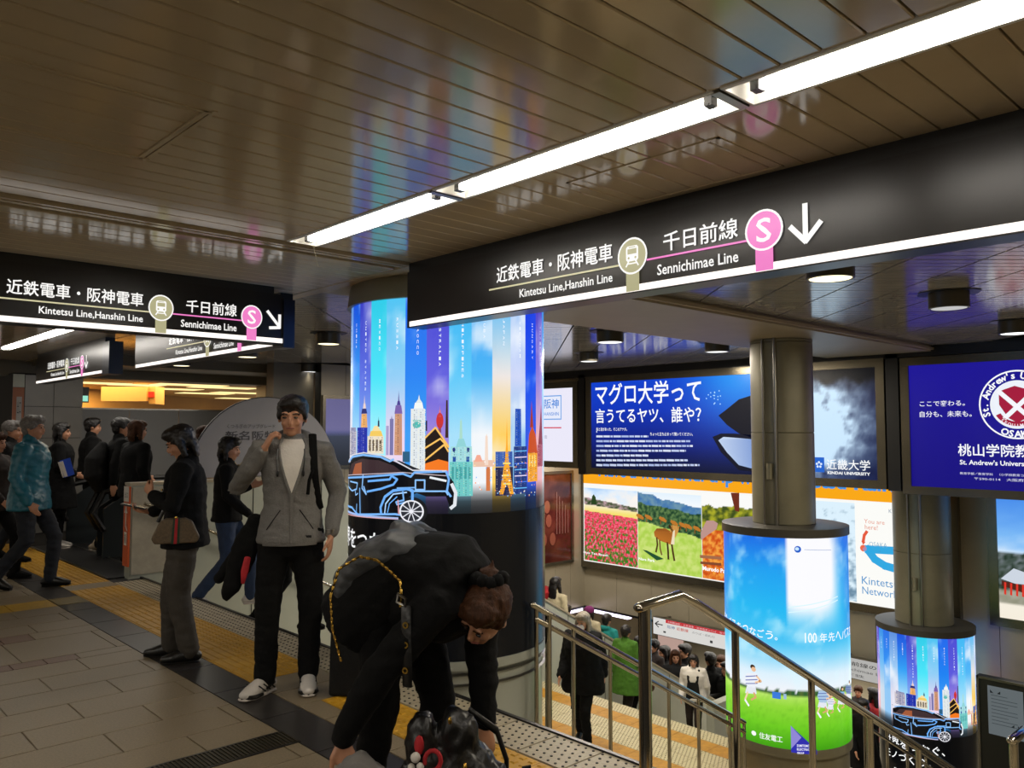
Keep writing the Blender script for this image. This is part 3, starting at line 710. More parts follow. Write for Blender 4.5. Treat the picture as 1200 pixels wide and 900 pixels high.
def city_wrap(col, cx, cy, r, z0, z1, turn):
    ad = MB().lathe((cx, cy, 0), [(r-.012, z0+.01), (r, z0+.01), (r, z1-.005), (r-.012, z1-.005)], 90).build('poster_wrap', M_WHITE, col, True)
    fn = wrap_fn(cx, cy, r, z0, z1, turn)
    for half in (0, 180):
        for i in range(15):
            c = STRIPS[i]; s0 = .5+12*(i-8)+half; s1 = s0+12
            A = Art(fn, 3.0, 190)
            def colr(s, t, c=c, i=i):
                q = ramp([(.36, '#050608'), (.43, hexmix(c[2], '#050608', .75)), (.48, c[2]), (.62, c[2]), (.78, c[1]), (1, c[0])], t)
                if t > .5:
                    w = fbm(s*.05+i*7.3, t*6, i)*1.1-.25+(.25 if i in (1, 9, 11) else 0); q = hexmix(q, '#f4f6fa', max(0, min(.75, w)))
                return q
            A.grid(s0, 0, s1, 1, 4, 60, colr)
            n = NAMES[i]; h = .016*len(n)
            for k, ch in enumerate(n):
                if ch != ' ': A.text(ch, s0+6.6, .935-.016*k, 1.1, .010, '#eef4ff', .01, 2, rot=-90)
            A.build('sky_strip', M_PRINT, ad)
    A = Art(fn, 3.0, 190)
    L = 3
    def tower(x0, x1, y0, y1, c, spire=0, taper=.0, base=None):
        a = cpx(x0, y1); b = cpx(x1, y0); w = b[0]-a[0]
        A.poly([(a[0], a[1]), (b[0], a[1]), (b[0]-w*taper, b[1]), (a[0]+w*taper, b[1])], c, L)
        if y1-y0 > 70 and x1-x0 > 26:
            for r_ in range(int((y1-y0)/13)):
                for c_ in range(int((x1-x0)/11)):
                    if (r_*7+c_*5) % 4 == 0: continue
                    wx = x0+5+c_*11+(2 if taper else 0); wy = y0+6+r_*13; p_ = cpx(wx, wy+7); q_ = cpx(wx+5, wy)
                    A.rect(p_[0], p_[1], q_[0], q_[1], hexmix(c, ['#fff0c8', '#202438', '#8890b8'][(r_*3+c_) % 3], .38), L+1)
        if spire: m = (a[0]+b[0])/2; t = cpx((x0+x1)/2, y0-spire)[1]; A.poly([(m-w*.16, b[1]), (m+w*.16, b[1]), (m, t)], c, L)
    def gradc(c0, c1, ta, tb): return lambda s, t: hexmix(c0, c1, (t-ta)/(tb-ta))
    for half in (0,):
        tower(60, 110, 120, 260, '#c8c0c8', 0); tower(65, 105, 100, 260, '#8f90b0')
        tower(115, 178, 100, 260, '#1c2fa8', 0); tower(138, 178, 20, 100, '#e8a860', 0, .1); tower(140, 176, -10, 20, '#2a2c70', 0, .15); tower(150, 168, -40, -10, '#e8d0c8', 50, .2)
        tower(180, 272, 150, 250, '#e8dcc4', 0); tower(190, 268, 120, 150, '#f0c860', 0, .12); tower(205, 255, 90, 120, '#f4dca0', 0, .3); tower(238, 248, 60, 95, '#2c2c48', 25, .1)
        for k in range(4): tower(188+k*20, 200+k*20, 170, 235, '#5f5040')
        tower(285, 300, 90, 260, '#a89cc8'); tower(305, 325, 50, 260, '#7874a8', 20); tower(330, 372, 20, 260, '#c89070', 0, .06); tower(330, 372, -30, 20, '#7a60a8', 0, .14); tower(342, 362, -55, -30, '#4c4090', 60, .2)
        tower(375, 412, 240, 300, '#2f5f80')
        tower(415, 492, -10, 345, '#dfe6e8', 0, .02); tower(432, 482, -45, -10, '#f0f4f0', 0, .12); tower(442, 476, -62, -45, '#e0e8e4', 30, .3); A.disc(*cpx(448, 85), 2.2, '#4fb8b0', L+1, .009); A.rect(*cpx(428, 66), *cpx(470, 56), '#8fc8c0', L+1)
        tower(494, 502, 60, 120, '#282438'); 
        A.poly([cpx(492, 345), cpx(612, 350), cpx(612, 200), cpx(545, 100), cpx(492, 150)], '#1c1210', L)
        for (a, b, c) in (((492, 160), (545, 100), (612, 210)), ((492, 220), (570, 165), (612, 215)), ((492, 290), (590, 200), (612, 240))): A.line([cpx(*a), cpx(*b), cpx(*c)], .9, '#f8c060', L+1)
        A.poly([cpx(492, 350), cpx(612, 352), cpx(612, 300), cpx(560, 285), cpx(492, 310)], '#f07820', L+1)
        A.disc(*cpx(567, 60), 1.9, '#c83030', L, .022); tower(560, 574, 80, 130, '#804060'); tower(563, 571, 0, 40, '#e07878', 30); tower(595, 611, -60, 160, '#3c2818', 0, .25)
        tower(618, 738, 300, 500, '#6ec8c4'); tower(622, 735, 210, 300, '#9fd8dc', 0, .02); tower(650, 705, 165, 215, '#8fd0d4', 0, .25); tower(668, 684, 60, 165, '#a8d8c8', 15, .2)
        for k in range(5):
            tower(628+k*22, 640+k*22, 330, 400, '#3fa0a0')
        for x_ in (642, 712): tower(x_-8, x_+8, 270, 300, '#2050a0')
        A.disc(*cpx(640, 230), .8, '#20307a', L+1, .006); A.disc(*cpx(714, 230), .8, '#20307a', L+1, .006)
        tower(740, 852, 290, 330, '#e8c0a8'); tower(800, 820, 150, 320, '#f0d8c8', 15, .2); tower(745, 790, 260, 300, '#f0a890', 0, .3); tower(808, 830, 330, 470, '#d07848')
        tower(858, 952, 240, 330, '#3c60b0'); tower(858, 955, 330, 500, '#26284c')
        A.poly([cpx(880, 490), cpx(900, 490), cpx(919, 420), cpx(938, 490), cpx(958, 490), cpx(930, 300), cpx(924, 200), cpx(920, 40), cpx(916, 200), cpx(908, 300)], '#f8a828', L+1)
        for yy in (310, 380, 430): A.line([cpx(900, yy), cpx(938, yy)], .8, '#f8e070', L+2)
        tower(966, 1004, -10, 210, '#1f50b8', 0, .06); tower(960, 1036, 210, 490, '#223a80'); 
        for k in range(7): A.line([cpx(964, 240+k*36), cpx(1034, 236+k*36)], .5, ['#68c0ff', '#f0e0ff', '#4878f0'][k % 3], L+2)
        tower(1042, 1105, 240, 420, '#f0a020'); A.poly([cpx(1042, 250), cpx(1105, 250), cpx(1092, 140), cpx(1070, 90), cpx(1050, 140)], '#c85018', L+1); A.poly([cpx(1056, 100), cpx(1078, 100), cpx(1066, -60)], '#a03828', L+1)
        for k in range(3): tower(1050+k*18, 1058+k*18, 260, 330, '#ffe070')
        tower(1106, 1146, 200, 330, '#a85060'); A.poly([cpx(1112, 200), cpx(1146, 200), cpx(1134, -40)], '#8c3440', L)
        random.seed(3)
        for k in range(70):
            x_ = random.uniform(745, 1100); y_ = random.uniform(300, 500); p = cpx(x_, y_); A.disc(p[0], p[1], .35, random.choice(['#ffe8b0', '#ff9040', '#80c0ff', '#ffffff']), L+2, .0022, 6)
    o1 = A.build('skyline_print', M_PRINT, ad)
    # dark ground that fades out below the towers, the car and the lettering
    B = Art(fn, 3.0, 190); B.grid(-89, 0, 89, .40, 30, 1, '#050608', 5)
    o2 = B.build('ground_print', M_PRINT, ad)
    C = Art(fn, 3.0, 190); K = 6
    body = [(40, 440), (45, 330), (90, 262), (160, 250), (260, 262), (340, 300), (430, 350), (600, 355), (640, 420), (652, 470), (650, 560), (625, 575), (600, 500), (500, 500), (450, 480), (380, 520), (350, 628), (200, 620), (40, 590)]
    C.poly([cpx(*p) for p in body], '#0c0d12', K)
    C.poly([cpx(*p) for p in [(60, 375), (80, 310), (150, 280), (250, 290), (330, 320), (380, 362), (180, 380)]], '#3c2c30', K+1)
    C.poly([cpx(*p) for p in [(90, 370), (110, 310), (150, 300), (150, 370)]], '#a05838', K+2)
    C.poly([cpx(*p) for p in [(330, 290), (360, 292), (470, 345), (430, 352)]], '#20242c', K+2)
    for (pts, w, c) in [([(60, 300), (90, 270), (160, 258), (260, 270), (310, 295), (330, 285)], 1.6, '#7fb8f4'), ([(52, 300), (90, 258), (165, 246), (270, 262), (340, 292), (430, 348), (600, 352)], .9, '#d8d8e0'),
                        ([(40, 390), (180, 385), (380, 368), (420, 385), (440, 360), (600, 355), (615, 400), (605, 470), (625, 500)], 1.5, '#78b4f8'), ([(45, 375), (380, 360), (600, 380)], .6, '#c8b8c0'),
                        ([(60, 400), (60, 440), (90, 465), (120, 455), (125, 420), (75, 410)], 1.1, '#8cc0f8'), ([(110, 455), (115, 490), (128, 480)], 1.0, '#8cc0f8'), ([(160, 375), (155, 450), (180, 485), (165, 440)], 1.3, '#8cc0f8'),
                        ([(185, 470), (260, 455), (330, 430), (350, 400), (320, 380), (310, 400), (190, 410)], 1.6, '#6cacf4'), ([(140, 450), (145, 600)], 1.2, '#7cb4f0'), ([(120, 585), (122, 540)], .9, '#7cb4f0'),
                        ([(40, 550), (90, 560), (130, 600), (260, 600), (340, 600), (372, 605)], 1.5, '#78b4f8'), ([(40, 580), (120, 600), (355, 625)], 1.7, '#a0b8e8'), ([(45, 595), (200, 618), (355, 628)], .7, '#e0a8a8'),
                        ([(265, 595), (262, 560), (285, 500), (330, 465), (400, 455), (430, 465), (430, 520)], 2.0, '#6cacf4'), ([(285, 595), (290, 540), (330, 485), (400, 475)], 1.0, '#b0d4ff'), ([(300, 590), (310, 540), (350, 500)], .8, '#6cacf4'),
                        ([(445, 405), (492, 405), (492, 460), (445, 460), (445, 405)], 1.1, '#8cc0f8'), ([(420, 468), (600, 470), (610, 490)], 1.2, '#8cc0f8'), ([(380, 470), (385, 520), (345, 530), (350, 545), (400, 530)], 1.2, '#7cb4f0'),
                        ([(350, 450), (440, 448)], 1.0, '#7cb4f0'), ([(520, 390), (600, 410)], 1.6, '#e8eef4'), ([(630, 430), (650, 480), (645, 550), (625, 568)], 2.4, '#dfe4ea'), ([(20, 290), (42, 285)], 1.4, '#384860'), ([(355, 520), (360, 600)], .9, '#e0a0a8')]:
        C.line([cpx(*p) for p in pts], w*.72, c, K+3)
    w0 = cpx(425, 585); C.disc(w0[0], w0[1], 8.6, '#17181c', K+2, .0395, 32); C.disc(w0[0], w0[1], 6.8, '#e8e8ee', K+4, .031, 32, r0=5.9); C.disc(w0[0], w0[1], 5.9, '#2c2e36', K+3, .027, 24)
    for k in range(10):
        a = 2*PI*k/10; C.line([w0, (w0[0]+6*math.cos(a), w0[1]+.028*math.sin(a))], .55, '#dfe0e8', K+4)
    C.disc(w0[0], w0[1], 1.2, '#e8e8ee', K+5, .0055)
    C.build('car_print', M_PRINT, ad)
    D = Art(fn, 3.0, 190)
    D.text('世界をつなぐ、', -95, .285, 76, .058, '#f4f4f4', .012, 7)
    D.text('モノづくり。', -95, .205, 60, .054, '#f4f4f4', .012, 7)
    D.rect(-80, .115, -74, .15, '#f4f4f4', 7); D.text('住友電工', -71, .11, 30, .045, '#f4f4f4', .012, 7)
    D.build('lettering', M_PRINT, ad)
    return ad
city_wrap(colA, 3.88, CY, .728, .03, 2.46, 0)
city_wrap(colC, 13.08, CY, .66, -3.72, -1.42, 38)
# field poster on the second column
r2 = .69; adB = MB().lathe((8.93, CY, 0), [(r2-.012, -1.87), (r2, -1.87), (r2, .375), (r2-.012, .375)], 90).build('poster_wrap', M_WHITE, colB, True)
fnB = wrap_fn(8.93, CY, r2, -1.88, .38, 0)
def bpx(x, y):   # photograph pixels -> (s, t)
    q = max(-.99, min(.99, (x-918)/71.5)); ph = math.asin(q); d = 9.65-.69*math.cos(ph); z = 1.56+(503-y)/954*d; return (math.degrees(ph), (z+1.88)/2.26)
def fieldcol(s, t):
    hz = .25+.006*math.sin(s*.05)
    if t < hz:
        q = ramp([(0, '#3f9c10'), (.10, '#6cc820'), (.2, '#8fd438'), (hz, '#b8e468')], t); n = fbm(s*.35, t*40)*.25; return hexmix(q, '#3c8c10', max(0, n))
    if t < hz+.022+.012*fbm(s*.2, 3): return hexmix('#2c5c30', '#8c7c30', max(0, fbm(s*.12, 9)*1.5))
    q = ramp([(hz, '#f2f0f4'), (hz+.10, '#d8ecf8'), (.50, '#48c0f0'), (.66, '#20b4ee'), (.85, '#1c9cec'), (1, '#1a6ce0')], t)
    n = fbm(s*.03, t*5+1)*.9+fbm(s*.09, t*14)*.35; q = hexmix(q, '#d8f4fc', max(0, min(.6, n-.05)))
    if s > 0:
        g = math.exp(-((s-22)/30)**4-((t-.85)/.24)**4); q = hexmix(q, '#f6f6fa', min(1, g*1.35))
        if s < 2: q = hexmix(q, '#ffffff', .3)
    q = hexmix(q, '#1440c8', max(0, (abs(s)-55)/60)*.8*(t > .5)); return q
A = Art(fnB, 4.0)
for hf in (0, 180): A.grid(-90+hf, 0, 90+hf, 1, 60, 70, (lambda s, t, hf=hf: fieldcol(s-hf, t)))
A.build('sky_field_print', M_PRINT, adB)
A = Art(fnB, 4.0, 188)
def loctext(art, txt, pts, h, col, bold=.012, lift=2):
    """glyphs one by one along a polyline of (s, t)"""
    for i, ch in enumerate(txt):
        f = i/(len(txt)-1)*(len(pts)-1); k = min(int(f), len(pts)-2); u = f-k
        s_ = pts[k][0]+(pts[k+1][0]-pts[k][0])*u; t_ = pts[k][1]+(pts[k+1][1]-pts[k][1])*u
        hh = h*(.45 if ch in '、。' else .8 if ch in 'っゃ' else 1); art.text(ch, s_, t_, hh*120, hh, col, bold, lift)
tb_ = bpx(918, 748)[1]
for i, ch in enumerate('先へパスをつなごう。'): A.text(ch, -82+8.0*i, tb_+.004+.030*(1-i/9)**1.5, (6.6 if ch != '。' else 2.5), (.040 if ch != '。' else .014), '#f8fcff', .01, 2)
A.text('100', 16, tb_, 11, .048, '#f8fcff', .012)
for i, ch in enumerate('年先へパスを'): A.text(ch, 30+9*i, tb_, 7.6, .044, '#f8fcff', .006, 2)
A.line([bpx(921, 708), bpx(945, 703), bpx(974, 692)], .9, '#d8f4fc', 2); A.line([bpx(921, 714), bpx(945, 709), bpx(974, 696)], .9, '#d8f4fc', 2)
g0 = bpx(932, 641); A.disc(g0[0], g0[1], 3, '#1c5cc8', 2, .016); A.disc(g0[0]-.6, g0[1]+.002, 1.8, '#c8e4f8', 3, .008)
A.line([bpx(939, 641), bpx(968, 640)], .35, '#6888c0', 2)
A.rect(*bpx(902, 813), *bpx(911, 806), '#3878d8', 3)
A.rect(*bpx(914, 813), *bpx(917, 807), '#98b8d8', 3)
def kid(x, y, sc, shirt='#e8ecf4', flip=1):
    def q(a, b): return bpx(x+a*sc*flip, y-b*sc)
    A.disc(*q(2, 33), 2.4*sc, '#e8b890', 4, .0115*sc, 14); A.disc(*q(1, 35.5), 2.6*sc, '#382418', 3, .012*sc, 14)
    A.poly([q(-6, 28), q(5, 29), q(8, 20), q(3, 12), q(-5, 12), q(-8, 20)], shirt, 4)
    for k in range(3): A.line([q(-7, 24-4*k), q(6, 26-4.4*k)], .75*sc, '#4858a8', 5)
    A.line([q(5, 26), q(10, 20), q(4, 18)], 1.8*sc, '#f0c8a0', 5); A.disc(*q(9, 20), 1.6*sc, '#c08858', 5, .006*sc, 10)
    A.poly([q(-6, 13), q(4, 13), q(5, 5), q(-8, 5)], '#e0e4ec', 4)
    A.line([q(-5, 6), q(-8, -2), q(-5, -8)], 1.8*sc, '#f0d0a8', 4); A.line([q(2, 6), q(4, 1), q(-1, -2)], 1.7*sc, '#d8a070', 4); A.line([q(-8, -3), q(-4, -9)], 1.9*sc, '#f4f4f8', 5)
kid(880, 815, 1.0); kid(956, 822, .8, '#a8c4e0'); kid(964, 822, .55); kid(976, 815, .6, '#88b8e0'); kid(985, 807, .6, '#7890b0')
A.poly([bpx(921, 842), bpx(921, 872), bpx(948, 871), bpx(948, 866)], '#2c2ca8', 4); A.poly([bpx(921, 842), bpx(921, 868), bpx(932, 854)], '#8c84d0', 5)
A.text('SUMITOMO', *bpx(927, 865), 11, .012, '#e8e8f8', .03, 6); A.text('ELECTRIC', *bpx(927, 869), 11, .011, '#e8e8f8', .03, 6); A.text('GROUP', *bpx(927, 873), 6, .010, '#e8e8f8', .03, 6)
q = bpx(881, 857); A.disc(q[0], q[1]+.008, 2.6, '#f4f8f0', 3, .012, 8); A.text('住友電工', *bpx(887, 860), 21, .03, '#f4f8f0', .012)
A.build('field_lettering', M_PRINT, adB)
# ------------------------------------------------------------------ hanging direction signs
def sign_layout(A, h, k=1.0, arrow='down', base=0.0, dq=0.0, line_from=0.0):
    def q(u): return dq+u*k
    wht = '#f6f4f0'; tan = '#a9a47e'; pink = '#e87cc0'
    A.text('近鉄電車・阪神電車', q(.064), .160, .836*k, .092, wht, .011)
    A.rect(q(0 if not line_from else line_from), .128, q(.97), .137, '#c8c29a', 1)
    A.text('Kintetsu Line,Hanshin Line', q(.25), .052, .65*k, .052, wht, .014)
    A.rect(q(.984), -.002, q(1.062), .12, tan, 3); A.disc(q(1.022), .166, .088*k, wht, 4, .088); A.disc(q(1.022), .166, .079*k, tan, 5, .079)
    x = q(1.022); A.poly([(x-.036*k, .150), (x-.036*k, .205), (x-.028*k, .214), (x+.028*k, .214), (x+.036*k, .205), (x+.036*k, .150), (x+.028*k, .141), (x-.028*k, .141)], wht, 6)
    A.rect(x-.027*k, .175, x+.027*k, .200, tan, 7); A.rect(x-.02*k, .205, x+.02*k, .209, tan, 7); A.disc(x-.02*k, .157, .006*k, tan, 7, .006); A.disc(x+.02*k, .157, .006*k, tan, 7, .006)
    A.line([(x-.02*k, .143), (x-.036*k, .118)], .008, wht, 6); A.line([(x+.02*k, .143), (x+.036*k, .118)], .008, wht, 6); A.line([(x-.028*k, .130), (x+.028*k, .130)], .006, wht, 6)
    A.text('千日前線', q(1.2), .156, .385*k, .088, wht, .011); A.rect(q(1.105), .130, q(1.63), .139, pink, 1)
    A.text('Sennichimae Line', q(1.165), .052, .42*k, .050, wht, .014)
    A.rect(q(1.665), -.002, q(1.745), .12, pink, 3); A.disc(q(1.705), .166, .086*k, wht, 4, .086); A.disc(q(1.705), .166, .077*k, pink, 5, .077)
    A.text('S', q(1.705)-.034*k, .116, .068*k, .10, wht, .012, 6)
    cx = q(1.885)
    if arrow == 'down':
        A.line([(cx, .235), (cx, .10)], .022, wht, 4); A.line([(cx-.062*k, .155), (cx, .088), (cx+.062*k, .155)], .022, wht, 4)
    else:
        A.line([(cx-.05*k, .22), (cx+.045*k, .12)], .022, wht, 4); A.line([(cx-.03*k, .10), (cx+.052*k, .108), (cx+.052*k, .2)], .022, wht, 4)
def sign_x(label, X, ya, yb, yref, k=1.0, arrow='down', end_cap=0):
    """sign in a plane X = const read from the -X side; ya > yb"""
    t = thing('direction_sign', label, 'sign', (X, (ya+yb)/2, 2.2), 0, 'black hanging direction signs')
    MB().box((X, yb, 2.205), (X+.13, ya, 2.56)).build('sign_box', M_BLKPL, t)
    MB().box((X+.012, yb-.02, 2.56), (X+.118, ya+.0, ZC)).build('mounting', M_BLACK, t)
    MB().box((X-.004, yb+.01, 2.212), (X+.004, ya-.03, 2.243)).build('lit_edge', M_STRIP, t)
    A = Art(plane_fn((X-.006, yref, 2.215), (0, -1, 0), (0, 0, 1), (-1, 0, 0))); sign_layout(A, .3, k, arrow); A.build('lettering', M_SIGNP, t, .0006)
    if end_cap: MB().box((X-.01, yb-end_cap, 2.19), (X+.14, yb, 2.56)).build('end_cap', mat('dark blue end cap', '#0c1220', .3), t)
    return t
sign_x('large black direction sign nearest the camera, above the stairs, down arrow at its right', 3.02, 4.20, -1.2, 3.41)
sign_x('small black sign with a down arrow hanging behind the left sign, half hidden by it', 2.94, 8.95, 5.79, 8.05, .95)
sign_x('farthest small black sign with a down arrow and blue end cap, at far left', 2.92, 12.92, 9.95, 12.35, .95, end_cap=.24)
sign_x('sliver of a black sign cut by the left edge of the frame', 2.92, 17.0, 14.85, 16.9, .95)
t = thing('direction_sign', 'wide black sign at upper left facing the camera with a slanting arrow', 'sign', (1.6, 5.55, 2.2), 0, 'black hanging direction signs')
MB().box((-.6, 5.55, 2.195), (2.86, 5.68, 2.565)).build('sign_box', M_BLKPL, t)
MB().box((2.86, 5.53, 2.17), (2.95, 5.70, 2.53)).build('end_cap', mat('dark blue end cap', '#0c1220', .3), t)
MB().box((-.6, 5.57, 2.565), (2.8, 5.66, ZC)).build('mounting', M_BLACK, t)
MB().box((-.55, 5.546, 2.203), (2.88, 5.554, 2.236)).build('lit_edge', M_STRIP, t)
A = Art(plane_fn((1.022, 5.544, 2.208), (1, 0, 0), (0, 0, 1), (0, -1, 0))); sign_layout(A, .3, .935, 'diag', line_from=-1.2); A.build('lettering', M_SIGNP, t, .0006)
# ------------------------------------------------------------------ backlit boards
def board(name, label, X, ya, yb, z0, z1, fr, fm, depth=.16, group=None, cat='advert board'):
    t = thing(name, label, cat, (X, (ya+yb)/2, z0), 0, group)
    b = MB(); b.box((X-.03, yb-fr, z1), (X+depth, ya+fr, z1+fr)); b.box((X-.03, yb-fr, z0-fr), (X+depth, ya+fr, z0)); b.box((X-.03, yb-fr, z0), (X+depth, yb, z1)); b.box((X-.03, ya, z0), (X+depth, ya+fr, z1)); b.build('frame', fm, t)
    MB().box((X, yb, z0), (X+depth-.01, ya, z1)).build('light_box', M_BLACK, t)
    return t
def bfn(X, ya, z0): return plane_fn((X-.002, ya, z0), (0, -1, 0), (0, 0, 1), (-1, 0, 0))
M_FR = mat('bronze steel frame', '#6b6454', .25, .8, .1, 2)
XB = 11.6
# blue board with the fish
t = board('advert_board', 'wide deep blue backlit board with white Japanese lettering and a dark fish', XB, 10.2, 4.87, .855, 2.45, .12, M_FR)
fn = bfn(XB, 10.2, .855)
def xt(x, y, X=XB, ya=10.2, z0=.855): p = at_x(x, y, X); return (ya-p.y, p.z-z0)
def bluecol(s, t):
    q = ramp([(0, '#040c30'), (.45, '#0a1c78'), (1.1, '#0c34b8'), (1.6, '#1040c8')], t); g = math.exp(-((s-3.2)/.9)**2-((t-1.75)/.9)**2); return hexmix(q, '#2090f0', min(1, g*1.1))
A = Art(fn); A.grid(0, 0, 5.33, 1.595, 70, 24, lambda s, t: bluecol(s, t))
A.build('blue_print', M_PRINT, t)
A = Art(fn)
W_ = '#f8fafc'
def xbox(A, txt, x0, x1, yb0, yt0, col, bold=.0, lift=2, X=XB, ya=10.2, z0=.855, **kw):
    a = xt(x0, yb0, X, ya, z0); b = xt(x1, yb0, X, ya, z0); c = xt(x0, yt0, X, ya, z0); A.text(txt, a[0], (a[1]), b[0]-a[0], c[1]-a[1], col, bold, lift, **kw)
xbox(A, 'マグロ大学って', 698, 822, 475, 450, W_, .012); xbox(A, '言うてるヤツ、誰や？', 698, 822, 496, 479, W_, .012)
random.seed(5)
xbox(A, '私と目があった、そこのアナタ。', 699, 735, 505, 501, W_, .01)
xbox(A, 'ちょっと立ち止まって聞いてください。', 762, 812, 510.5, 506.5, W_, .01)
for k in range(8):
    yy = 504.5+k*5.6; x = 699.0; xe = [700, 760, 809, 812, 804, 760, 806, 820][k]
    while x < xe:
        w = random.uniform(2.5, 9); a = xt(x, yy+2.4); b = xt(min(x+w, xe), yy+.2); A.rect(a[0], a[1], b[0], b[1]+.0, hexmix('#9fb0e0', '#ffffff', random.random()*.6), 2); x += w+.8
    # lines of fine print too small to read
fish = [(866, 470), (856, 478), (841, 489), (848, 498), (866, 512), (866, 512)]
A.poly([xt(*p) for p in [(885, 462), (866, 468), (850, 481), (842, 487), (852, 498), (866, 508), (885, 514)]], '#060a1c', 2)
A.poly([xt(*p) for p in [(885, 510), (860, 508), (845, 508), (835, 512), (845, 530), (866, 551), (885, 553)]], '#070d24', 2)
A.poly([xt(*p) for p in [(885, 515), (862, 513), (848, 512), (842, 516), (852, 530), (866, 545), (885, 550)]], lambda s, t: hexmix('#6888c8', '#c8d8f0', .5+fbm(s*30, t*30)), 3)
for k in range(16): A.disc(*xt(random.uniform(826, 845), random.uniform(458, 474)), .012, '#a8d8ff', 3, n=6)
def spray(s, t):
    n = .5+fbm(s*6, t*6)*.9; g = math.exp(-((s-4.05)/.8)**2-((t-.75)/.55)**2)*1.2; dark = ramp([(0, '#08123c'), (1.2, '#0a1030'), (1.6, '#02040c')], t); return hexmix(dark, '#c8e4fa', min(1, g*(n+.75)*2.2))
s0 = xt(930, 500)[0]; A.grid(s0, 0, 5.33, 1.595, 60, 46, lambda s, t: hexmix(spray(s, t), '#02040c', max(0, min(1, (t-1.38+.10*fbm(s*4, 1))*12))), 1)
A.rect(*xt(954, 553), *xt(966, 536), '#1c60c8', 3)
fl_ = xt(960, 544.5)
for k in range(5): A.disc(fl_[0]+.035*math.cos(k*1.257+.3), fl_[1]+.035*math.sin(k*1.257+.3), .018, '#d8e8ff', 4, n=8)
xbox(A, '近畿大学', 969, 1020, 550, 538, W_, .006, 3); xbox(A, 'KINDAI UNIVERSITY', 970, 1020, 555.5, 552, W_, .03, 3)
A.build('white_lettering', M_PRINT, t)
# crest board
t = board('advert_board', 'deep navy backlit board with a round white and red crest at right', XB, 4.42, 1.1, .80, 2.44, .11, M_FR)
A = Art(bfn(XB, 4.42, .80)); A.grid(0, 0, 3.32, 1.64, 20, 8, lambda s, t: hexmix('#140c78', '#1c1490', t/1.6+.15*fbm(s, t))); A.build('navy_print', M_PRINT, t)
A = Art(bfn(XB, 4.42, .80)); kw = dict(X=XB, ya=4.42, z0=.80)
xbox(A, 'ここで変わる。', 1078, 1131, 476.5, 470, '#f4f4fa', .006, **kw); xbox(A, '自分も、未来も。', 1078, 1139, 489, 482, '#f4f4fa', .006, **kw)
c = xt(1192, 474, XB, 4.42, .80); R = .435
A.disc(*c, R, '#f4f4f8', 1, n=48); A.disc(*c, R*.955, '#181088', 2, n=48); A.disc(*c, R*.70, '#e8ecf4', 3, n=48)
A.arctext("St. Andrew's University", *c, R*.755, .085, PI/2+.1, '#f4f4f8', .03, 4, da=.165)
A.arctext('OSAKA', *c, R*.94, .085, -PI/2, '#f4f4f8', .03, 4, inward=True, da=.2)
cx_, cy_ = c; sh = [(-.2, .17), (-.12, .2), (-.02, .235), (.08, .2), (.2, .17), (.2, 0), (.1, -.17), (0, -.23), (-.1, -.17), (-.2, 0)]
A.poly([(cx_+a, cy_+b) for a, b in sh], '#a01838', 4); A.line([(cx_-.2, cy_+.17), (cx_+.14, cy_-.17)], .055, '#f0f0f6', 5); A.line([(cx_+.2, cy_+.17), (cx_-.14, cy_-.17)], .055, '#f0f0f6', 5)
A.disc(cx_, cy_-.02, .27, '#a01838', 5, .25, 20, PI*1.15, PI*1.85, r0=.21); A.arctext('SEQUIMINI', cx_, cy_-.02, .262, .04, -PI/2, '#f0e0e8', .02, 6, inward=True, da=.19)
xbox(A, '桃山学院教育大学', 1123, 1262, 534.5, 520, '#f4f4fa', .012, **kw); xbox(A, "St. Andrew's University of Education", 1125, 1262, 546, 538.5, '#f4f4fa', .02, **kw)
xbox(A, '教育学部／教育学科　（小学校教育コース／幼児教育コース）', 1125, 1250, 556, 553, '#c8c8e0', .01, **kw); xbox(A, '〒590-0114　大阪府堺市南区槇塚台', 1142, 1250, 562.5, 559, '#c8c8e0', .01, **kw)
A.build('white_lettering', M_PRINT, t)
struct(MB().box((XB-.02, 4.56, .72), (XB+.2, 4.73, 2.62)).box((XB-.02, 10.36, .72), (XB+.2, 10.52, 2.62)).box((XB-.02, 1, 2.56), (XB+.15, 12.4, 2.72)).build('trim_8', M_BLACK))
# white station board
t = board('advert_board', 'white backlit board with a small blue framed station name, beside the big column', XB, 12.2, 10.66, .95, 2.38, .12, M_FR)
A = Art(bfn(XB, 12.2, .95)); A.rect(0, 0, 1.54, 1.43, '#e6e4f4', 0); a = xt(635, 492, XB, 12.2, .95); b = xt(658, 463, XB, 12.2, .95)
A.rect(a[0], a[1], b[0], b[1], '#5c9ae0', 1); A.rect(a[0]+.02, a[1]+.02, b[0]-.02, b[1]-.02, '#e2e6f6', 2)
A.text('阪神', a[0]+.07, a[1]+.22, b[0]-a[0]-.14, .19, '#3f84d8', .01, 3); A.text('HANSHIN', a[0]+.07, a[1]+.08, b[0]-a[0]-.14, .07, '#3f84d8', .005, 3)
a = xt(600, 502, XB, 12.2, .95); b = xt(658, 500.5, XB, 12.2, .95); A.rect(0, a[1], b[0], b[1], '#d02848', 2); A.text('方面', *xt(635, 514, XB, 12.2, .95), .15, .07, '#9898b0', 0, 2)
A.build('lettering', M_PRINTL if 'M_PRINTL' in globals() else M_PRINT, t)
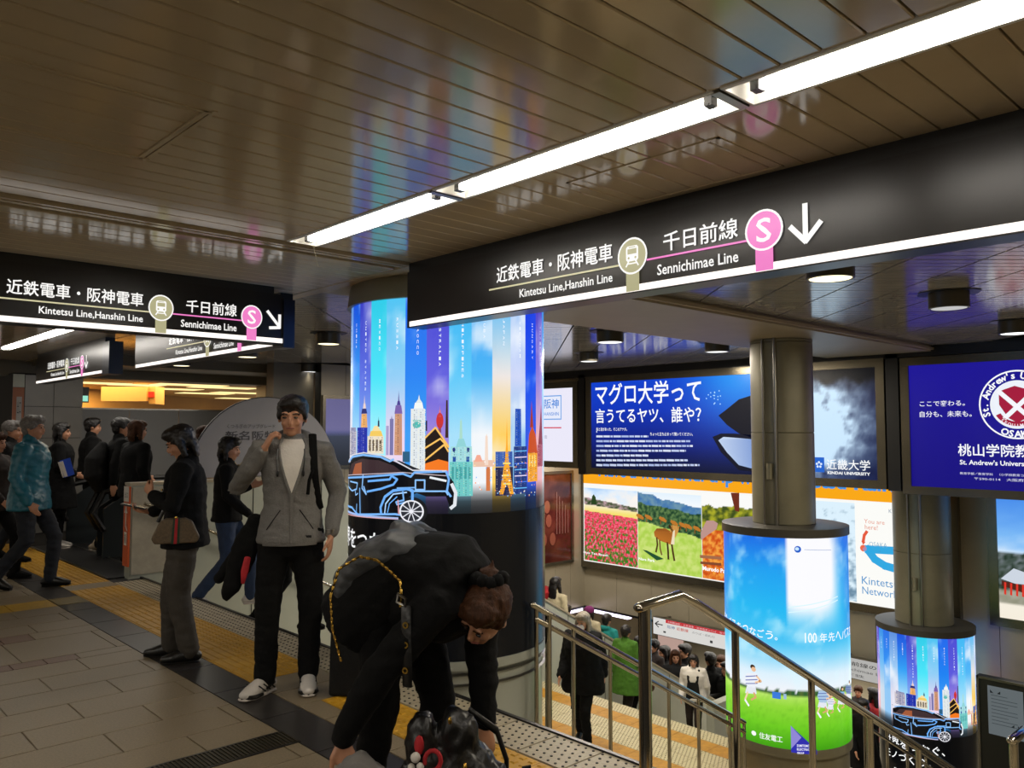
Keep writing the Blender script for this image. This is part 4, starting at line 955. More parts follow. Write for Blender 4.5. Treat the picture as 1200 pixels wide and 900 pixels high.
# long travel light box on the far wall
XT = XW-.10; YA = 12.38
t = board('light_box', 'long backlit travel light box with tulips, a deer and a railway map', XT, YA, 4.71, -1.36, 1.15, .13, M_FR, .1)
def tt(x, y): return xt(x, y, XT, YA, -1.36)
A = Art(bfn(XT, YA, -1.36)); A.rect(0, 0, 7.67, 2.51, '#f4f4f0', 0)
zo = at_x(683, 566, XT).z+1.36; A.rect(0, zo, 7.67, 2.51, '#f4a414', 1)
def tul(s, t):
    if t > 1.42-.10*s: return ramp([(1.3, '#f4eee8'), (1.5, '#d8e8f8'), (1.75, '#a8ccf4')], t+.3*fbm(s*2, t*3))
    if t > 1.26-.05*s: return hexmix('#2c4420', '#b898a0', .5+fbm(s*9, t*14))
    if t > 1.12-.05*s: return hexmix('#f0dc70', '#f4e8d0', (t-1.1)*6)
    n = fbm(s*16, t*16/(1.3-t*.7)*.9, 1); q = hexmix('#d82038', '#f87890', .5+n*1.2)
    return hexmix(q, '#2c7c1c', max(0, min(1, (fbm(s*20+7, t*14)+.28-.5*t)*3.2)))
x1 = tt(747, 600)[0]; x2 = tt(822, 600)[0]; x3 = tt(868, 600)[0]; x4 = tt(1002, 600)[0]
A.grid(.02, .02, x1, zo-.10, 110, 100, tul, 1)
def deer(s, t):
    hz = 1.02-.15*(s-x1)+.04*fbm(s*3, 0)
    if t > 1.62-.16*(s-x1)+.08*fbm(s*2, 1): return ramp([(1.3, '#f8f8f8'), (2.1, '#b8dcf8')], t)
    if t > 1.40-.10*(s-x1)+.05*fbm(s*3, 2): return hexmix('#3c70a8', '#6890a8', .5+fbm(s*7, t*7))
    if t > hz: return hexmix('#143c24', '#5c7c48', .5+fbm(s*14, t*14)*1.3)
    return hexmix('#a8cc4c', '#c8dc78', .5+fbm(s*8, t*8))
A.grid(x1+.012, .02, x2, zo-.10, 90, 90, deer, 1)
def autumn(s, t):
    if t > 1.45+.10*fbm(s*3, 4): return '#f6f6f4' and (.96, .96, .95)
    if t > .98: return hexmix('#3c4c1c', '#a8a828', .5+fbm(s*7, t*7)*1.4)
    return hexmix('#c84c14', '#f0a040', .5+fbm(s*12, t*12)*1.3)
A.grid(x2+.012, .02, x3+.5, zo-.05, 60, 70, autumn, 1)
A.grid(x3+.5, .02, x4, zo-.05, 60, 60, lambda s, t: hexmix('#d8ecf8', '#6888a0', max(0, min(1, (fbm(s*7, t*9)+.55-t*.55)*1.2))), 1)
A.build('photo_print', M_PRINT, t)
A = Art(bfn(XT, YA, -1.36)); L = 3
def dl_(pts, w, c): A.line([tt(680+a/6, 540+b/6) for a, b in pts], w, c, L)
A.poly([tt(680+a/6, 540+b/6) for a, b in [(520, 500), (540, 475), (600, 475), (650, 500), (665, 540), (640, 590), (560, 560), (525, 530)]], lambda s, t: hexmix('#7c4414', '#c87828', .5+fbm(s*12, t*12)), L)
A.poly([tt(680+a/6, 540+b/6) for a, b in [(630, 500), (645, 450), (700, 462), (690, 500), (670, 540)]], '#c89048', L)
A.poly([tt(680+a/6, 540+b/6) for a, b in [(655, 495), (668, 485), (665, 590), (640, 585)]], '#e8d8b8', L+1)
dl_([(540, 540), (545, 590), (535, 640)], .04, '#4c3014'); dl_([(560, 560), (565, 620), (575, 660)], .035, '#6c4c24'); dl_([(615, 575), (620, 640), (622, 690)], .045, '#3c2814'); dl_([(645, 585), (655, 650), (664, 700)], .045, '#4c3014')
dl_([(628, 455), (655, 500)], .05, '#38200c'); dl_([(690, 470), (710, 468)], .05, '#30180c')
A.poly([tt(680+a/6, 540+b/6) for a, b in [(440, 625), (470, 630), (590, 690), (540, 700)]], '#1c4c2c', L)
for (a, b) in ((400, 385), (460, 390), (560, 405), (640, 430), (700, 445), (740, 455), (800, 470)):
    A.poly([tt(680+(a+u)/6, 540+(b+v)/6) for u, v in [(0, -15), (30, -5), (50, 15), (45, 30), (10, 15), (-5, 0)]], '#b87428', L); dl_([(a+8, b+10), (a+8, b+40)], .02, '#8c5820')
A.poly([tt(680+a/6, 540+b/6) for a, b in [(80, 305), (85, 250), (97, 235), (110, 255), (118, 310)]], '#24401c', L)
A.poly([tt(680+a/6, 540+b/6) for a, b in [(850, 560), (850, 500), (890, 420), (940, 420), (970, 440), (960, 480), (900, 520)]], '#b89088', L)
dl_([(848, 672), (990, 684)], .06, '#a06848'); dl_([(850, 716), (990, 728)], .05, '#80482c')
A.poly([tt(680+a/6, 540+b/6) for a, b in [(1060, 225), (1120, 225), (1120, 360), (1090, 350)]], '#6c2c1c', L)
A.text('Have a wonderful trip with Kintetsu Railway', .45, zo+.09, 6.9, .36, '#3c8cd8', .03, L)
xbox(A, 'Huis Ten Bosch', 684, 713, 648, 645.5, '#ffffff', .02, L+1, XT, YA, -1.36); xbox(A, 'Nara Park', 749, 768, 656, 653, '#ffffff', .02, L+1, XT, YA, -1.36); xbox(A, 'Murodo Park', 824, 856, 668, 663, '#ffffff', .03, L+1, XT, YA, -1.36)
A.rect(x4, .02, 7.66, zo-.02, '#f6f6f2', L)
def mx(a, b): return tt(940+a*.21667, 560+b*.21667)
xbox(A, 'You are', 1013, 1037, 613, 608, '#e09078', 0, L+1, XT, YA, -1.36); xbox(A, 'here!', 1014, 1029, 620, 614.5, '#e09078', 0, L+1, XT, YA, -1.36)
A.line([mx(352, 290), mx(338, 310), mx(332, 345)], .05, '#e0583c', L+1); A.poly([mx(322, 340), mx(345, 346), mx(332, 362)], '#e0583c', L+1); A.disc(*mx(333, 380), .055, '#e86848', L+1)
xbox(A, 'OSAKA', 1019, 1040, 640, 634.5, '#88b0c8', 0, L+1, XT, YA, -1.36)
A.line([mx(350, 385), mx(520, 395)], .13, '#30a4dc', L+1); A.line([mx(350, 380), mx(395, 440), mx(450, 475), mx(520, 495), mx(700, 520)], .13, '#30a4dc', L+1); A.line([mx(515, 220), mx(520, 395)], .1, '#2c84c8', L+1)
xbox(A, 'KYOTO', 1042, 1062, 601, 596.5, '#8898a8', 0, L+1, XT, YA, -1.36)
xbox(A, 'Kintetsu', 1010.5, 1053, 684, 675, '#4890c8', 0, L+1, XT, YA, -1.36); xbox(A, 'Network', 1011, 1053, 695.5, 687, '#4890c8', 0, L+1, XT, YA, -1.36)
A.build('print_overlay', M_PRINT, t, .003)
# temple light box at the right edge
t = board('light_box', 'backlit light box at the right edge with a red temple gate and blue sky', XT, 4.04, -.2, -1.24, 1.15, .13, M_FR, .1)
def temple(s, t):
    if t < .22: return hexmix('#f0e8d8', '#f4f0e4', t)
    if t < .42: return hexmix('#a8a498', '#8c8c78', .5+fbm(s*9, t*9))
    if t > .98+.05*fbm(s*4, 2): return ramp([(.9, '#e8f0f8'), (1.2, '#78b4f0'), (2.3, '#1c64dc')], t-.1*fbm(s*2, t*6))
    return hexmix('#1c2c1c', '#70787c', .5+fbm(s*14, t*14))
A = Art(bfn(XT, 4.04, -1.24)); A.grid(0, 0, 4.24, 2.39, 90, 60, temple, 0)
def t2(x, y): return xt(x, y, XT, 4.04, -1.24)
A.poly([t2(1173, 678), t2(1188, 666), t2(1215, 676), t2(1215, 686), t2(1190, 684)], '#c8d0dc', 1); A.poly([t2(1174, 680), t2(1215, 690), t2(1215, 700), t2(1174, 686)], '#501c14', 2)
for k in range(5): A.poly([t2(1177+k*7, 682+k), t2(1179.5+k*7, 682.5+k), t2(1179.5+k*7, 697+k), t2(1177+k*7, 696+k)], '#d83024', 3)
A.build('photo_print', M_PRINT, t, .003)
# poster cases on the side wall
def side_case(label, xa, xb, z0, z1, colf, m):
    t = thing('poster_case', label, 'poster', (xa, YS, z0), 0)
    b = MB(); f = .06; Y0 = YS-.06
    b.box((xa-f, Y0, z1), (xb+f, YS, z1+f)).box((xa-f, Y0, z0-f), (xb+f, YS, z0)).box((xa-f, Y0, z0), (xa, YS, z1)).box((xb, Y0, z0), (xb+f, YS, z1)); b.build('frame', M_FR, t)
    A = Art(plane_fn((xa, YS-.03, z0), (1, 0, 0), (0, 0, 1), (0, -1, 0))); A.grid(0, 0, xb-xa, z1-z0, 20, 30, colf, 0); A.build('poster_print', m, t); return t
side_case('dark red brown poster in a metal case just right of the big column', 12.2, 13.42, -1.3, .6, lambda s, t: hexmix('#3c1410', '#5c2c20', .5+fbm(s*3, t*3)), printmat('unlit glossy print', 0, .15, False))
A = Art(plane_fn((12.2, YS-.04, -1.3), (1, 0, 0), (0, 0, 1), (0, -1, 0)))
for k in range(5): A.line([(.75+.09*k, .6), (.75+.09*k, 1.5-.1*k)], .03, '#785048', 1)
for (a_, b_) in ((.35, .5), (.5, .9), (.62, .5), (.45, 1.2)): A.disc(a_, b_, .09, '#7c4434', 1, .14, 14)
A.build('poster_figures', MATS['unlit glossy print'], bpy.data.objects['poster_case'])
side_case('pale violet backlit poster just left of the big column, behind the hoodie man', 7.22, 8.4, .95, 2.1, lambda s, t: ramp([(0, '#30343c'), (.5, '#4c5468'), (.56, '#6c70a8'), (.62, '#8c88c0'), (1.2, '#7874b0')], t), M_PRINTD)
# arch shaped board standing on the parapet
arch = thing('arch_board', 'white arch shaped board on the parapet behind the standing man', 'sign', (4.55, YP+.08, 1.0))
pts = [(4.55+.93*math.cos(PI*i/28), 1.02+.93*math.sin(PI*i/28)) for i in range(29)]
MB().prism(pts, 'y', YP+.05, YP+.09).build('board_panel', mat('white satin board', '#8d8c92', .35, 0, .05, 2), arch)
rim = MB().tube([(p[0], YP+.07, p[1]) for p in pts], [.012]*29, 6, ref=(0, 1, 0), caps=False).build('rim', M_BLACK, arch)
A = Art(plane_fn((3.62, YP+.048, 1.0), (1, 0, 0), (0, 0, 1), (0, -1, 0)))
A.text('くつろぎのアップグレード', .42, .58, .6, .05, '#3c3c44', .0); A.text('新名阪特急', .40, .44, .8, .11, '#3c3c44', .01)
for k in range(26): A.disc(.45+.03*k, .12+.12*abs(fbm(k*.7, 2)), .035, ['#a89060', '#6c5c40', '#c0a878'][k % 3], 1, n=7)
A.build('lettering', M_PRINTF, arch)
# guidance signs under the lintel
def guide(label, ya, yb, z0, z1, first):
    t = thing('guidance_sign', label, 'sign', (13.6, (ya+yb)/2, z0), 0, 'white guidance signs of the lower hall')
    MB().box((13.6, yb, z0), (13.72, ya, z1)).build('housing', M_STEEL, t)
    MB().box((13.66, yb+.2, z1-.03), (13.95, yb+.24, z1+.0)).box((13.66, ya-.24, z1-.03), (13.95, ya-.2, z1+.0)).build('hanger', M_STEEL, t)
    A = Art(plane_fn((13.597, ya, z0), (0, -1, 0), (0, 0, 1), (-1, 0, 0))); w = ya-yb; h = z1-z0
    A.rect(.01, .01, w-.01, h-.01, '#e8e6e2', 0)
    if first:
        A.line([(.06, h*.62), (.24, h*.62)], .02, '#202020', 1); A.line([(.14, h*.78), (.06, h*.62), (.14, h*.46)], .02, '#202020', 1)
        A.rect(.32, h*.78, w-.06, h*.97, '#d02830', 1); A.text('大阪難波駅・近鉄電車・阪神電車のりば・地下鉄線', .36, h*.81, w-.5, h*.11, '#f0d0d0', 0, 2)
        A.text('阪神', .36, h*.5, .18, h*.18, '#7888a8', .01); A.text('近鉄線', .58, h*.5, .28, h*.18, '#d05040', .01); A.text('のりば・改札口', .95, h*.5, .5, h*.13, '#808080', 0)
        A.rect(.26, h*.2, .32, h*.3, '#404040', 1); A.rect(1.35, h*.2, 1.41, h*.34, '#404040', 1)
    else:
        A.text('千日前線のりば', .08, h*.62, 1.0, h*.2, '#505050', .01); A.text('Sennichimae Line', .08, h*.38, .9, h*.13, '#606060', 0); A.text('地下鉄', .08, h*.12, .5, h*.14, '#707070', 0)
    A.build('lettering', M_PRINTD if not first else printmat('guidance print', .85), t)
guide('white guidance sign with a red bar and left arrow under the metal wall', 10.33, 8.38, -2.58, -2.23, True)
guide('white guidance sign between the two poster columns, no red bar', 6.6, 4.9, -2.58, -2.23, False)
# dark map board at lower right
t = thing('map_board', 'tall dark standing board with a pale notice at the lower right corner', 'notice board', (12, 3.3, ZL-1.6))
MB().box((12, 2.4, -4.35), (12.12, 3.82, -1.68)).build('board_panel', mat('dark board', '#1d1e1a', .4, .2), t)
MB().box((11.985, 3.79, -4.35), (12.0, 3.82, -1.68)).box((11.985, 2.4, -1.71), (12.0, 3.82, -1.68)).build('edge_frame', M_STEEL, t)
A = Art(plane_fn((11.997, 3.69, -2.40), (0, -1, 0), (0, 0, 1), (-1, 0, 0))); A.rect(0, 0, .41, .62, '#7c868a', 0)
for (a, b, d) in ((.05, .55, -1), (.13, .55, 1), (.28, .16, 1), (.36, .16, -1)): A.poly([(a-.02, b-.02), (a+.02, b-.02), (a-.02*d*-1, b+.02)], '#20262a', 1)
for k in range(9): A.rect(.04, .50-.045*k, .04+.32*(.6+.4*abs(math.sin(k*2.1))), .508-.045*k, '#4c565c', 1)
A.build('notice', M_PRINTD, t)
# ------------------------------------------------------------------ handrails
SLP = .5222
def rail(label, pts, posts, r, rp, lower=None, tall=False):
    t = thing('handrail', label, 'handrail', tuple(pts[0]))
    rr = (r*1.25, r) if tall else r
    MB().tube(pts, [rr]*len(pts), 14, ref=(0, 1, 0)).build('top_rail', M_RAIL, t, True)
    if lower: MB().tube(lower, [r*.85]*len(lower), 12, ref=(0, 1, 0)).build('lower_rail', M_RAIL, t, True)
    for p, zb, r_ in posts: MB().cyl((p[0], p[1], zb), p, r_, 12).build('post', M_RAIL, t, True)
    return t
def stz(x): 
    if x <= XE: return 0
    if x < XL0: return -math.ceil((x-XE)/RUN)*2.35/15
    if x <= XL1: return ZL
    return ZL-(math.ceil((x-XL1)/.31))*2.35/15
Y1 = 4.1
xs = [4.07, 4.19, 4.45, 4.86, 5.28, 5.60, 6.02, 6.50, 6.74]
zf = lambda x: .27-(x-4.17)*.535
rail('double stainless stair rail beside the big column, ending before the field poster', [(4.03, Y1, zf(4.03)), (6.74, Y1, zf(6.74))], [((x, Y1, zf(x)), stz(x), .024 if i in (1,) else .015) for i, x in enumerate(xs)], .022, .015,
     [(4.07, Y1, zf(4.07)-.085), (6.74, Y1, zf(6.74)-.085)])
Y2 = 2.12
xa = [2.735, 3.42, 4.15, 4.85, 5.55, 6.25, 6.95]
zg = lambda x: .835 if x < 3.0 else .845-(x-3.0)*.515
rail('thick single stainless handrail nearest the camera with a tall round post', [(2.70, Y2, .83), (2.98, Y2, .845), (3.12, Y2, zg(3.12)), (7.6, Y2, zg(7.6))], [((x, Y2, zg(x)-.01), stz(x), .027 if i == 0 else .018) for i, x in enumerate(xa)], .021, .02, None, True)
zh = lambda x: ZL+.80 if x < XL1 else ZL+.80-(x-XL1)*SLP
rail('lower stair rail between the two poster columns at bottom right', [(9.7, 4.3, zh(9.7)), (13.0, 4.3, zh(13.0))], [((x, 4.3, zh(x)), stz(x), .018) for x in (9.7, 10.3, 10.9, 11.5, 12.1, 12.7)], .022, .018, [(9.7, 4.3, zh(9.7)-.12), (13.0, 4.3, zh(13.0)-.12)])
RE = at_y(1186, 868, 1.9)
zk = lambda x: zg(x)-.02
rail('rail end with flat bright top at the bottom right corner', [RE, RE+V((.3, 0, 0)), RE+V((1.3, 0, -.52))], [(tuple(RE+V((.03, 0, -.01))), stz(RE.x), .03), (tuple(RE+V((1.2, 0, -.47))), stz(RE.x+1.2), .02)], .03, .02, None, True)

q_ = F0*20.2+RT*((783-600)/954*20.2)
kb = thing('wall_poster_case', 'pale pinkish lit panel far back in the lower hall behind the crowd', 'poster', (q_.x, q_.y, ZF), AZ-PI/2)
MB().box((-.35, 0, 0), (.35, .1, 2.1)).build('case', M_STEEL, kb, world=False); MB().box((-.31, -.01, .3), (.31, 0, 2.05)).build('lit_panel', emis('pinkish panel', '#c8a89c', .8), kb, world=False)
q_ = F0*19.6+RT*((770-600)/954*19.6+.05)
# ------------------------------------------------------------------ people
M_SKIN = mat('skin', '#b98566', .5, 0, .05, 20); M_SKIND = mat('lip skin', '#94584c', .45)
M_EYE = mat('dark eye', '#120d0a', .25); M_HAIR = mat('black hair', '#120d0b', .45, 0, .3, 60, .3, 180, stretch=(1, 1, .12))
M_HAIRG = mat('grey hair', '#6c6864', .6, 0, .3, 60, .3, 180); M_HAIRB = mat('brown hair', '#3c2210', .6, 0, .35, 50, .3, 160, stretch=(1, 1, .15), spec=.2)
M_HAIRA = mat('ash blond hair', '#8d8474', .5, 0, .25, 50, .3, 160, stretch=(1, 1, .15))
M_BLKC = mat('black cloth', '#060606', .9, 0, .25, 9, .25, 60, spec=.25)
M_BLKC2 = mat('charcoal cloth', '#101010', .85, 0, .25, 9, .25, 60, spec=.3)
M_NAVYC = mat('navy cloth', '#12161f', .75, 0, .25, 9, .25, 60)
M_GREYC = mat('heather grey jersey', '#6e6c68', .9, 0, .12, 120, .3, 90)
M_WHTC = mat('white cotton', '#d6d0c6', .85, 0, .04, 9, .2, 60)
M_TEALC = mat('teal padded nylon', '#0d6072', .4, 0, .2, 5, .3, 30)
M_DENIM = mat('blue denim', '#1c2f4c', .8, 0, .2, 12, .3, 120); M_DENIMD = mat('dark denim', '#0e141e', .8, 0, .2, 12, .3, 120)
M_TAUPE = mat('taupe trousers', '#37322b', .8, 0, .1, 12, .2, 90)
M_LEATH = mat('black leather', '#141312', .35, 0, .2, 14, .4, 40); M_FADE = mat('faded grey leather', '#3c3e40', .5, 0, .3, 6, .4, 25)
M_SNEAK = mat('white sneaker', '#c4beb6', .6); M_BEIGES = mat('beige sneaker', '#9c8d76', .7); M_SOLE = mat('pale sole', '#c8bfb6', .6)
M_GREEN = mat('green wool', '#3d6a12', .85, 0, .15, 20, .3, 60); M_TEALW = mat('teal fleece', '#12807c', .85, 0, .15, 20)
M_RED = mat('red cloth', '#a81c24', .8, 0, .2, 10); M_CREAM = mat('cream cloth', '#b3a88a', .85, 0, .1, 20, .2, 60); M_PURP = mat('purple knit', '#6c1c58', .9, 0, .2, 60, .4, 120)
M_GOLD = mat('gold metal', '#c9a24a', .25, 1); M_BEIGEC = mat('beige coat cloth', '#7c6548', .85, 0, .12, 12)
M_BROWNC = mat('dark brown cloth', '#20150f', .85, 0, .15, 12)

TS = bpy.data.scenes.new('workbench')
def remesh(mb, name, m, voxel, parent, smooth_it=4, wrinkle=0, wscale=7, seed=0, origin=None, fac=.5):
    me = bpy.data.meshes.new(name+'_raw'); me.from_pydata([tuple(p) for p in mb.v], [], mb.f); me.update()
    bm = bmesh.new(); bm.from_mesh(me); bmesh.ops.recalc_face_normals(bm, faces=bm.faces); bm.to_mesh(me); bm.free()
    o = bpy.data.objects.new('tmp', me); TS.collection.objects.link(o)
    md = o.modifiers.new('r', 'REMESH'); md.mode = 'VOXEL'; md.voxel_size = voxel; md.adaptivity = 0
    if smooth_it: s = o.modifiers.new('s', 'SMOOTH'); s.factor = fac; s.iterations = smooth_it
    vl = TS.view_layers[0]; vl.update(); dg = vl.depsgraph; res = bpy.data.meshes.new_from_object(o.evaluated_get(dg))
    bpy.data.objects.remove(o); bpy.data.meshes.remove(me)
    if wrinkle:
        n = len(res.vertices); nor = [0.0]*(3*n); res.vertices.foreach_get('normal', nor); cos = [0.0]*(3*n); res.vertices.foreach_get('co', cos)
        for i in range(n):
            p = V(cos[3*i:3*i+3]); vn = V(nor[3*i:3*i+3]); q = V((p.x*wscale+seed, p.y*wscale, p.z*wscale*1.6+seed*.3))
            d = noise.noise(q)+.5*noise.noise(q*2.3)
            ridge = 1-abs(noise.noise(V((p.x*wscale*1.3+9, p.y*wscale*1.3, p.z*wscale*2.6+seed))))*2
            cos[3*i:3*i+3] = p+vn*(d*wrinkle+ridge*wrinkle*.6)
        res.vertices.foreach_set('co', cos); res.update()
    res.name = name; res.materials.clear(); res.materials.append(m)
    res.polygons.foreach_set('use_smooth', [True]*len(res.polygons))
    return link(name, res, parent)
BASE = dict(pelvis=(0, 0, .93), waist=(0, 0, 1.08), chest=(.01, 0, 1.28), neck=(-.005, 0, 1.44), head=(.02, 0, 1.585),
            shL=(0, .175, 1.385), elL=(-.03, .225, 1.12), wrL=(.03, .235, .88), shR=(0, -.175, 1.385), elR=(-.03, -.225, 1.12), wrR=(.03, -.235, .88),
            hipL=(0, .09, .90), knL=(.015, .10, .49), anL=(-.02, .105, .09), hipR=(0, -.09, .90), knR=(.015, -.10, .49), anR=(-.02, -.105, .09),
            face=(1, 0, 0), hup=(0, 0, 1), toeL=(1, .12, 0), toeR=(1, -.12, 0), fwd=(1, 0, 0), side=(0, 1, 0))
def walk(a=.25, b=None, arms=.12):
    """mid-stride: left leg forward by a, right leg back"""
    b = a if b is None else b
    return dict(knL=(.16+a*.35, .09, .50), anL=(a+.02, .095, .09), knR=(.02, -.09, .48), anR=(-b-.05, -.095, .14), pelvis=(0, 0, .92), toeR=(1, -.05, -.35),
                elL=(-.10, .22, 1.13), wrL=(-arms, .24, .90), elR=(.02, -.22, 1.13), wrR=(arms+.12, -.22, .93))
def walkR(a=.25, b=None, arms=.12):
    w = walk(a, b, arms); sw = {}
    for k, v in w.items():
        if k[-1] in 'LR' and k not in ('pelvis',): sw[k[:-1]+('R' if k[-1] == 'L' else 'L')] = (v[0], -v[1], v[2])
        else: sw[k] = v
    return sw
def hand(mb, w, d, pn, s, curl=.5, thumb=1, fine=True):
    """w wrist, d direction of the hand, pn palm normal (curl side), thumb side = cross(d, pn) * thumb"""
    w = V(w); d = V(d).normalized(); pn = V(pn); pn = (pn-d*pn.dot(d)).normalized(); sd = d.cross(pn).normalized()*thumb
    mb.tube([w-d*.01*s, w+d*.03*s, w+d*.075*s, w+d*.092*s], [(.026*s, .02*s), (.036*s, .017*s), (.042*s, .015*s), (.040*s, .012*s)], 10, ref=sd)
    if not fine: 
        mb.tube([w+d*.08*s, w+(d*.12+pn*.02*curl)*s, w+(d*.15+pn*.06*curl)*s], [(.038*s, .012*s), (.034*s, .01*s), (.024*s, .009*s)], 8, ref=sd); 
        mb.tube([w+(d*.03+sd*.03)*s, w+(d*.07+sd*.055)*s], [.012*s, .010*s], 6); return
    for i, (o, L) in enumerate(((.031, .070), (.011, .078), (-.010, .073), (-.030, .058))):
        k = (1-i/1.5)*.12; b = w+(d*.088+sd*o)*s; dd = (d+sd*k*.8).normalized(); P = [b-dd*.012*s, b]; a = 0
        for j, f in enumerate((.45, .32, .25)):
            a += curl*(.5+.25*j); e = (dd*math.cos(a)+pn*math.sin(a)); P.append(P[-1]+e*L*f*s)
        mb.tube(P, [.0095*s, .0092*s, .0086*s, .008*s, .007*s], 8, ref=sd)
    b = w+(d*.025+sd*.026)*s; e1 = (d*.75+sd*.75+pn*.25).normalized(); e2 = (d*.95+sd*.25+pn*.35).normalized()
    mb.tube([b-e1*.01*s, b+e1*.032*s, b+e1*.032*s+e2*.028*s, b+e1*.032*s+e2*.052*s], [.014*s, .012*s, .010*s, .008*s], 8, ref=pn)
LAST = {}
from mathutils.bvhtree import BVHTree
def draper(o):
    me = o.data; tr = BVHTree.FromPolygons([v.co.copy() for v in me.vertices], [tuple(p.vertices) for p in me.polygons])
    def front(y, z, off=.005, d=(-1, 0, 0)):
        h = tr.ray_cast(V((.8, y, z)), V(d)); return V(((h[0].x if h[0] else .12)+off, y, z))
    return front
def person(label, x, y, z=0, facing=0.0, h=1.70, pose=None, top=M_BLKC, bottom=M_BLKC, hair='short', hairm=None, shoe=M_BLKC, sole=None, voxel=.012, top_kind='jacket',
           hem=.80, bulk=1.0, hands=None, skirt=False, fine=False, legw=1.0, sleeve=True, group=None, flare=1.0, wr=.006, skin=None, bare=False, shoes_on=True):
    J = dict(BASE); J.update(pose or {}); s = h/1.70
    J = {k: (V(v)*s if k not in ('face', 'hup', 'toeL', 'toeR', 'fwd', 'side') else V(v)) for k, v in J.items()}
    t = thing('person', label, 'person', (x, y, z), facing, group)
    b = MB(); side = J['side'].normalized(); up = (J['neck']-J['pelvis']).normalized()
    pe, wa, ch, ne, hd = (J[k] for k in ('pelvis', 'waist', 'chest', 'neck', 'head'))
    f = J['face'].normalized(); hu = J['hup']; hu = (hu-f*hu.dot(f)).normalized(); hs = hu.cross(f).normalized()
    low = pe-(wa-pe).normalized()*.08*s
    shm = (J['shL']+J['shR'])/2
    b.tube([low, pe, wa, ch, (ch+shm)/2, shm+up*.01*s, ne], [(.13*s, .095*s), (.165*s, .115*s), (.135*s, .098*s), (.16*s, .112*s), (.165*s, .105*s), (.135*s, .08*s), (.06*s, .06*s)], 16, ref=side)
    b.tube([ne-up*.02*s, ne+(hd-ne)*.35, hd-hu*.05*s], [.062*s, .053*s, .05*s], 12, ref=side)
    Rm = Matrix((hs, f, hu)).transposed()     # local: x side, y forward, z up
    def H(a, b_, c): return hd+(hs*a+f*b_+hu*c)*s
    b.ball(H(0, -.012, .028), (.076*s, .092*s, .088*s), 18, rot=Rm); b.ball(H(0, .012, -.03), (.06*s, .072*s, .075*s), 16, rot=Rm)
    b.ball(H(0, .045, -.085), (.032*s, .03*s, .024*s), 10, rot=Rm)
    b.tube([H(0, .083, .018), H(0, .10, -.018), H(0, .098, -.03)], [(.008*s, .008*s), (.012*s, .012*s), (.016*s, .010*s)], 8, ref=hs)
    for k in (-1, 1):
        b.ball(H(.077*k, -.012, -.005), (.010*s, .018*s, .030*s), 8, rot=Rm); b.ball(H(.034*k, .078, .032), (.022*s, .01*s, .008*s), 8, rot=Rm); b.ball(H(.036*k, .058, -.028), (.022*s, .02*s, .02*s), 8, rot=Rm)
    b.ball(H(0, .082, -.055), (.024*s, .012*s, .008*s), 8, rot=Rm)
    for L in 'LR':
        sh, el, wr_ = J['sh'+L], J['el'+L], J['wr'+L]; k = 1 if L == 'L' else -1
        b.tube([shm+(sh-shm)*.6, sh, sh+(el-sh)*.35, el, el+(wr_-el)*.3, wr_], [.05*s, .052*s, .046*s, .038*s, .040*s, .026*s], 10)
        hh = (hands or {}).get(L); d = (wr_-el).normalized()
        if hh: hand(b, wr_, hh.get('d', d), hh['pn'], s, hh.get('curl', .5), hh.get('thumb', 1), fine)
        else:
            pn = -side*k*.9+V((-.25, 0, 0)); hand(b, wr_, (d+V((.1, 0, 0))).normalized(), -side*k, s, .35, 1 if L == 'R' else -1, fine)
        hi, kn, an = J['hip'+L], J['kn'+L], J['an'+L]
        b.tube([hi+V((0, 0, .03*s)), hi+(kn-hi)*.3, kn, kn+(an-kn)*.3, an], [.085*s, .08*s, .055*s, .058*s, .038*s], 12)
        if not shoes_on: pass
        td = J['toe'+L].normalized(); b.tube([an-td*.03*s+V((0, 0, -.045*s)), an+td*.06*s+V((0, 0, -.05*s)), an+td*.13*s+V((0, 0, -.06*s))], [.03*s, .03*s, .022*s], 8)
    remesh(b, 'body', skin or M_SKIN, max(.011, voxel*.75) if not fine else .0064, t, 3, fac=.5)
    # eyes, brows, mouth
    for k in (-1, 1):
        MB().ball(H(.032*k, .0835 if not fine else .084, .006), (.013*s, .006*s, .006*s), 10, rot=Rm).build('eye', M_EYE, t, True, world=False)
        MB().tube([H(.017*k, .088, .026), H(.034*k, .088, .031), H(.05*k, .078, .026)], [.0035*s]*3, 6).build('eyebrow', hairm or M_HAIR, t, True, world=False)
    MB().tube([H(-.022, .085, -.056), H(0, .094, -.054), H(.022, .085, -.056)], [(.003*s, .004*s), (.006*s, .005*s), (.003*s, .004*s)], 8, ref=hs).build('mouth', M_SKIND, t, True, world=False)
    # hair
    g = MB(); hm = hairm or M_HAIR
    if hair != 'none':
        g.ball(H(0, -.024, .052), (.092*s, .104*s, .086*s), 18, rot=Rm); g.ball(H(.012, .028, .088), (.074*s, .072*s, .046*s), 14, rot=Rm); g.ball(H(-.03, .062, .082), (.04*s, .034*s, .026*s), 10, rot=Rm); g.ball(H(.03, .064, .080), (.036*s, .032*s, .026*s), 10, rot=Rm)
        for k in (-1, 1): g.ball(H(.076*k, .0, .02), (.014*s, .035*s, .035*s), 8, rot=Rm)
        g.ball(H(0, -.06, -.005), (.072*s, .052*s, .07*s), 14, rot=Rm)
        if hair == 'bob':
            for k in (-1, 1): g.tube([H(.07*k, -.01, .05), H(.086*k, -.015, -.02), H(.076*k, -.01, -.10)], [.03*s, .028*s, .02*s], 10)
            g.tube([H(0, -.08, .03), H(0, -.09, -.06), H(0, -.075, -.12)], [(.07*s, .03*s), (.075*s, .03*s), (.06*s, .02*s)], 12, ref=hs)
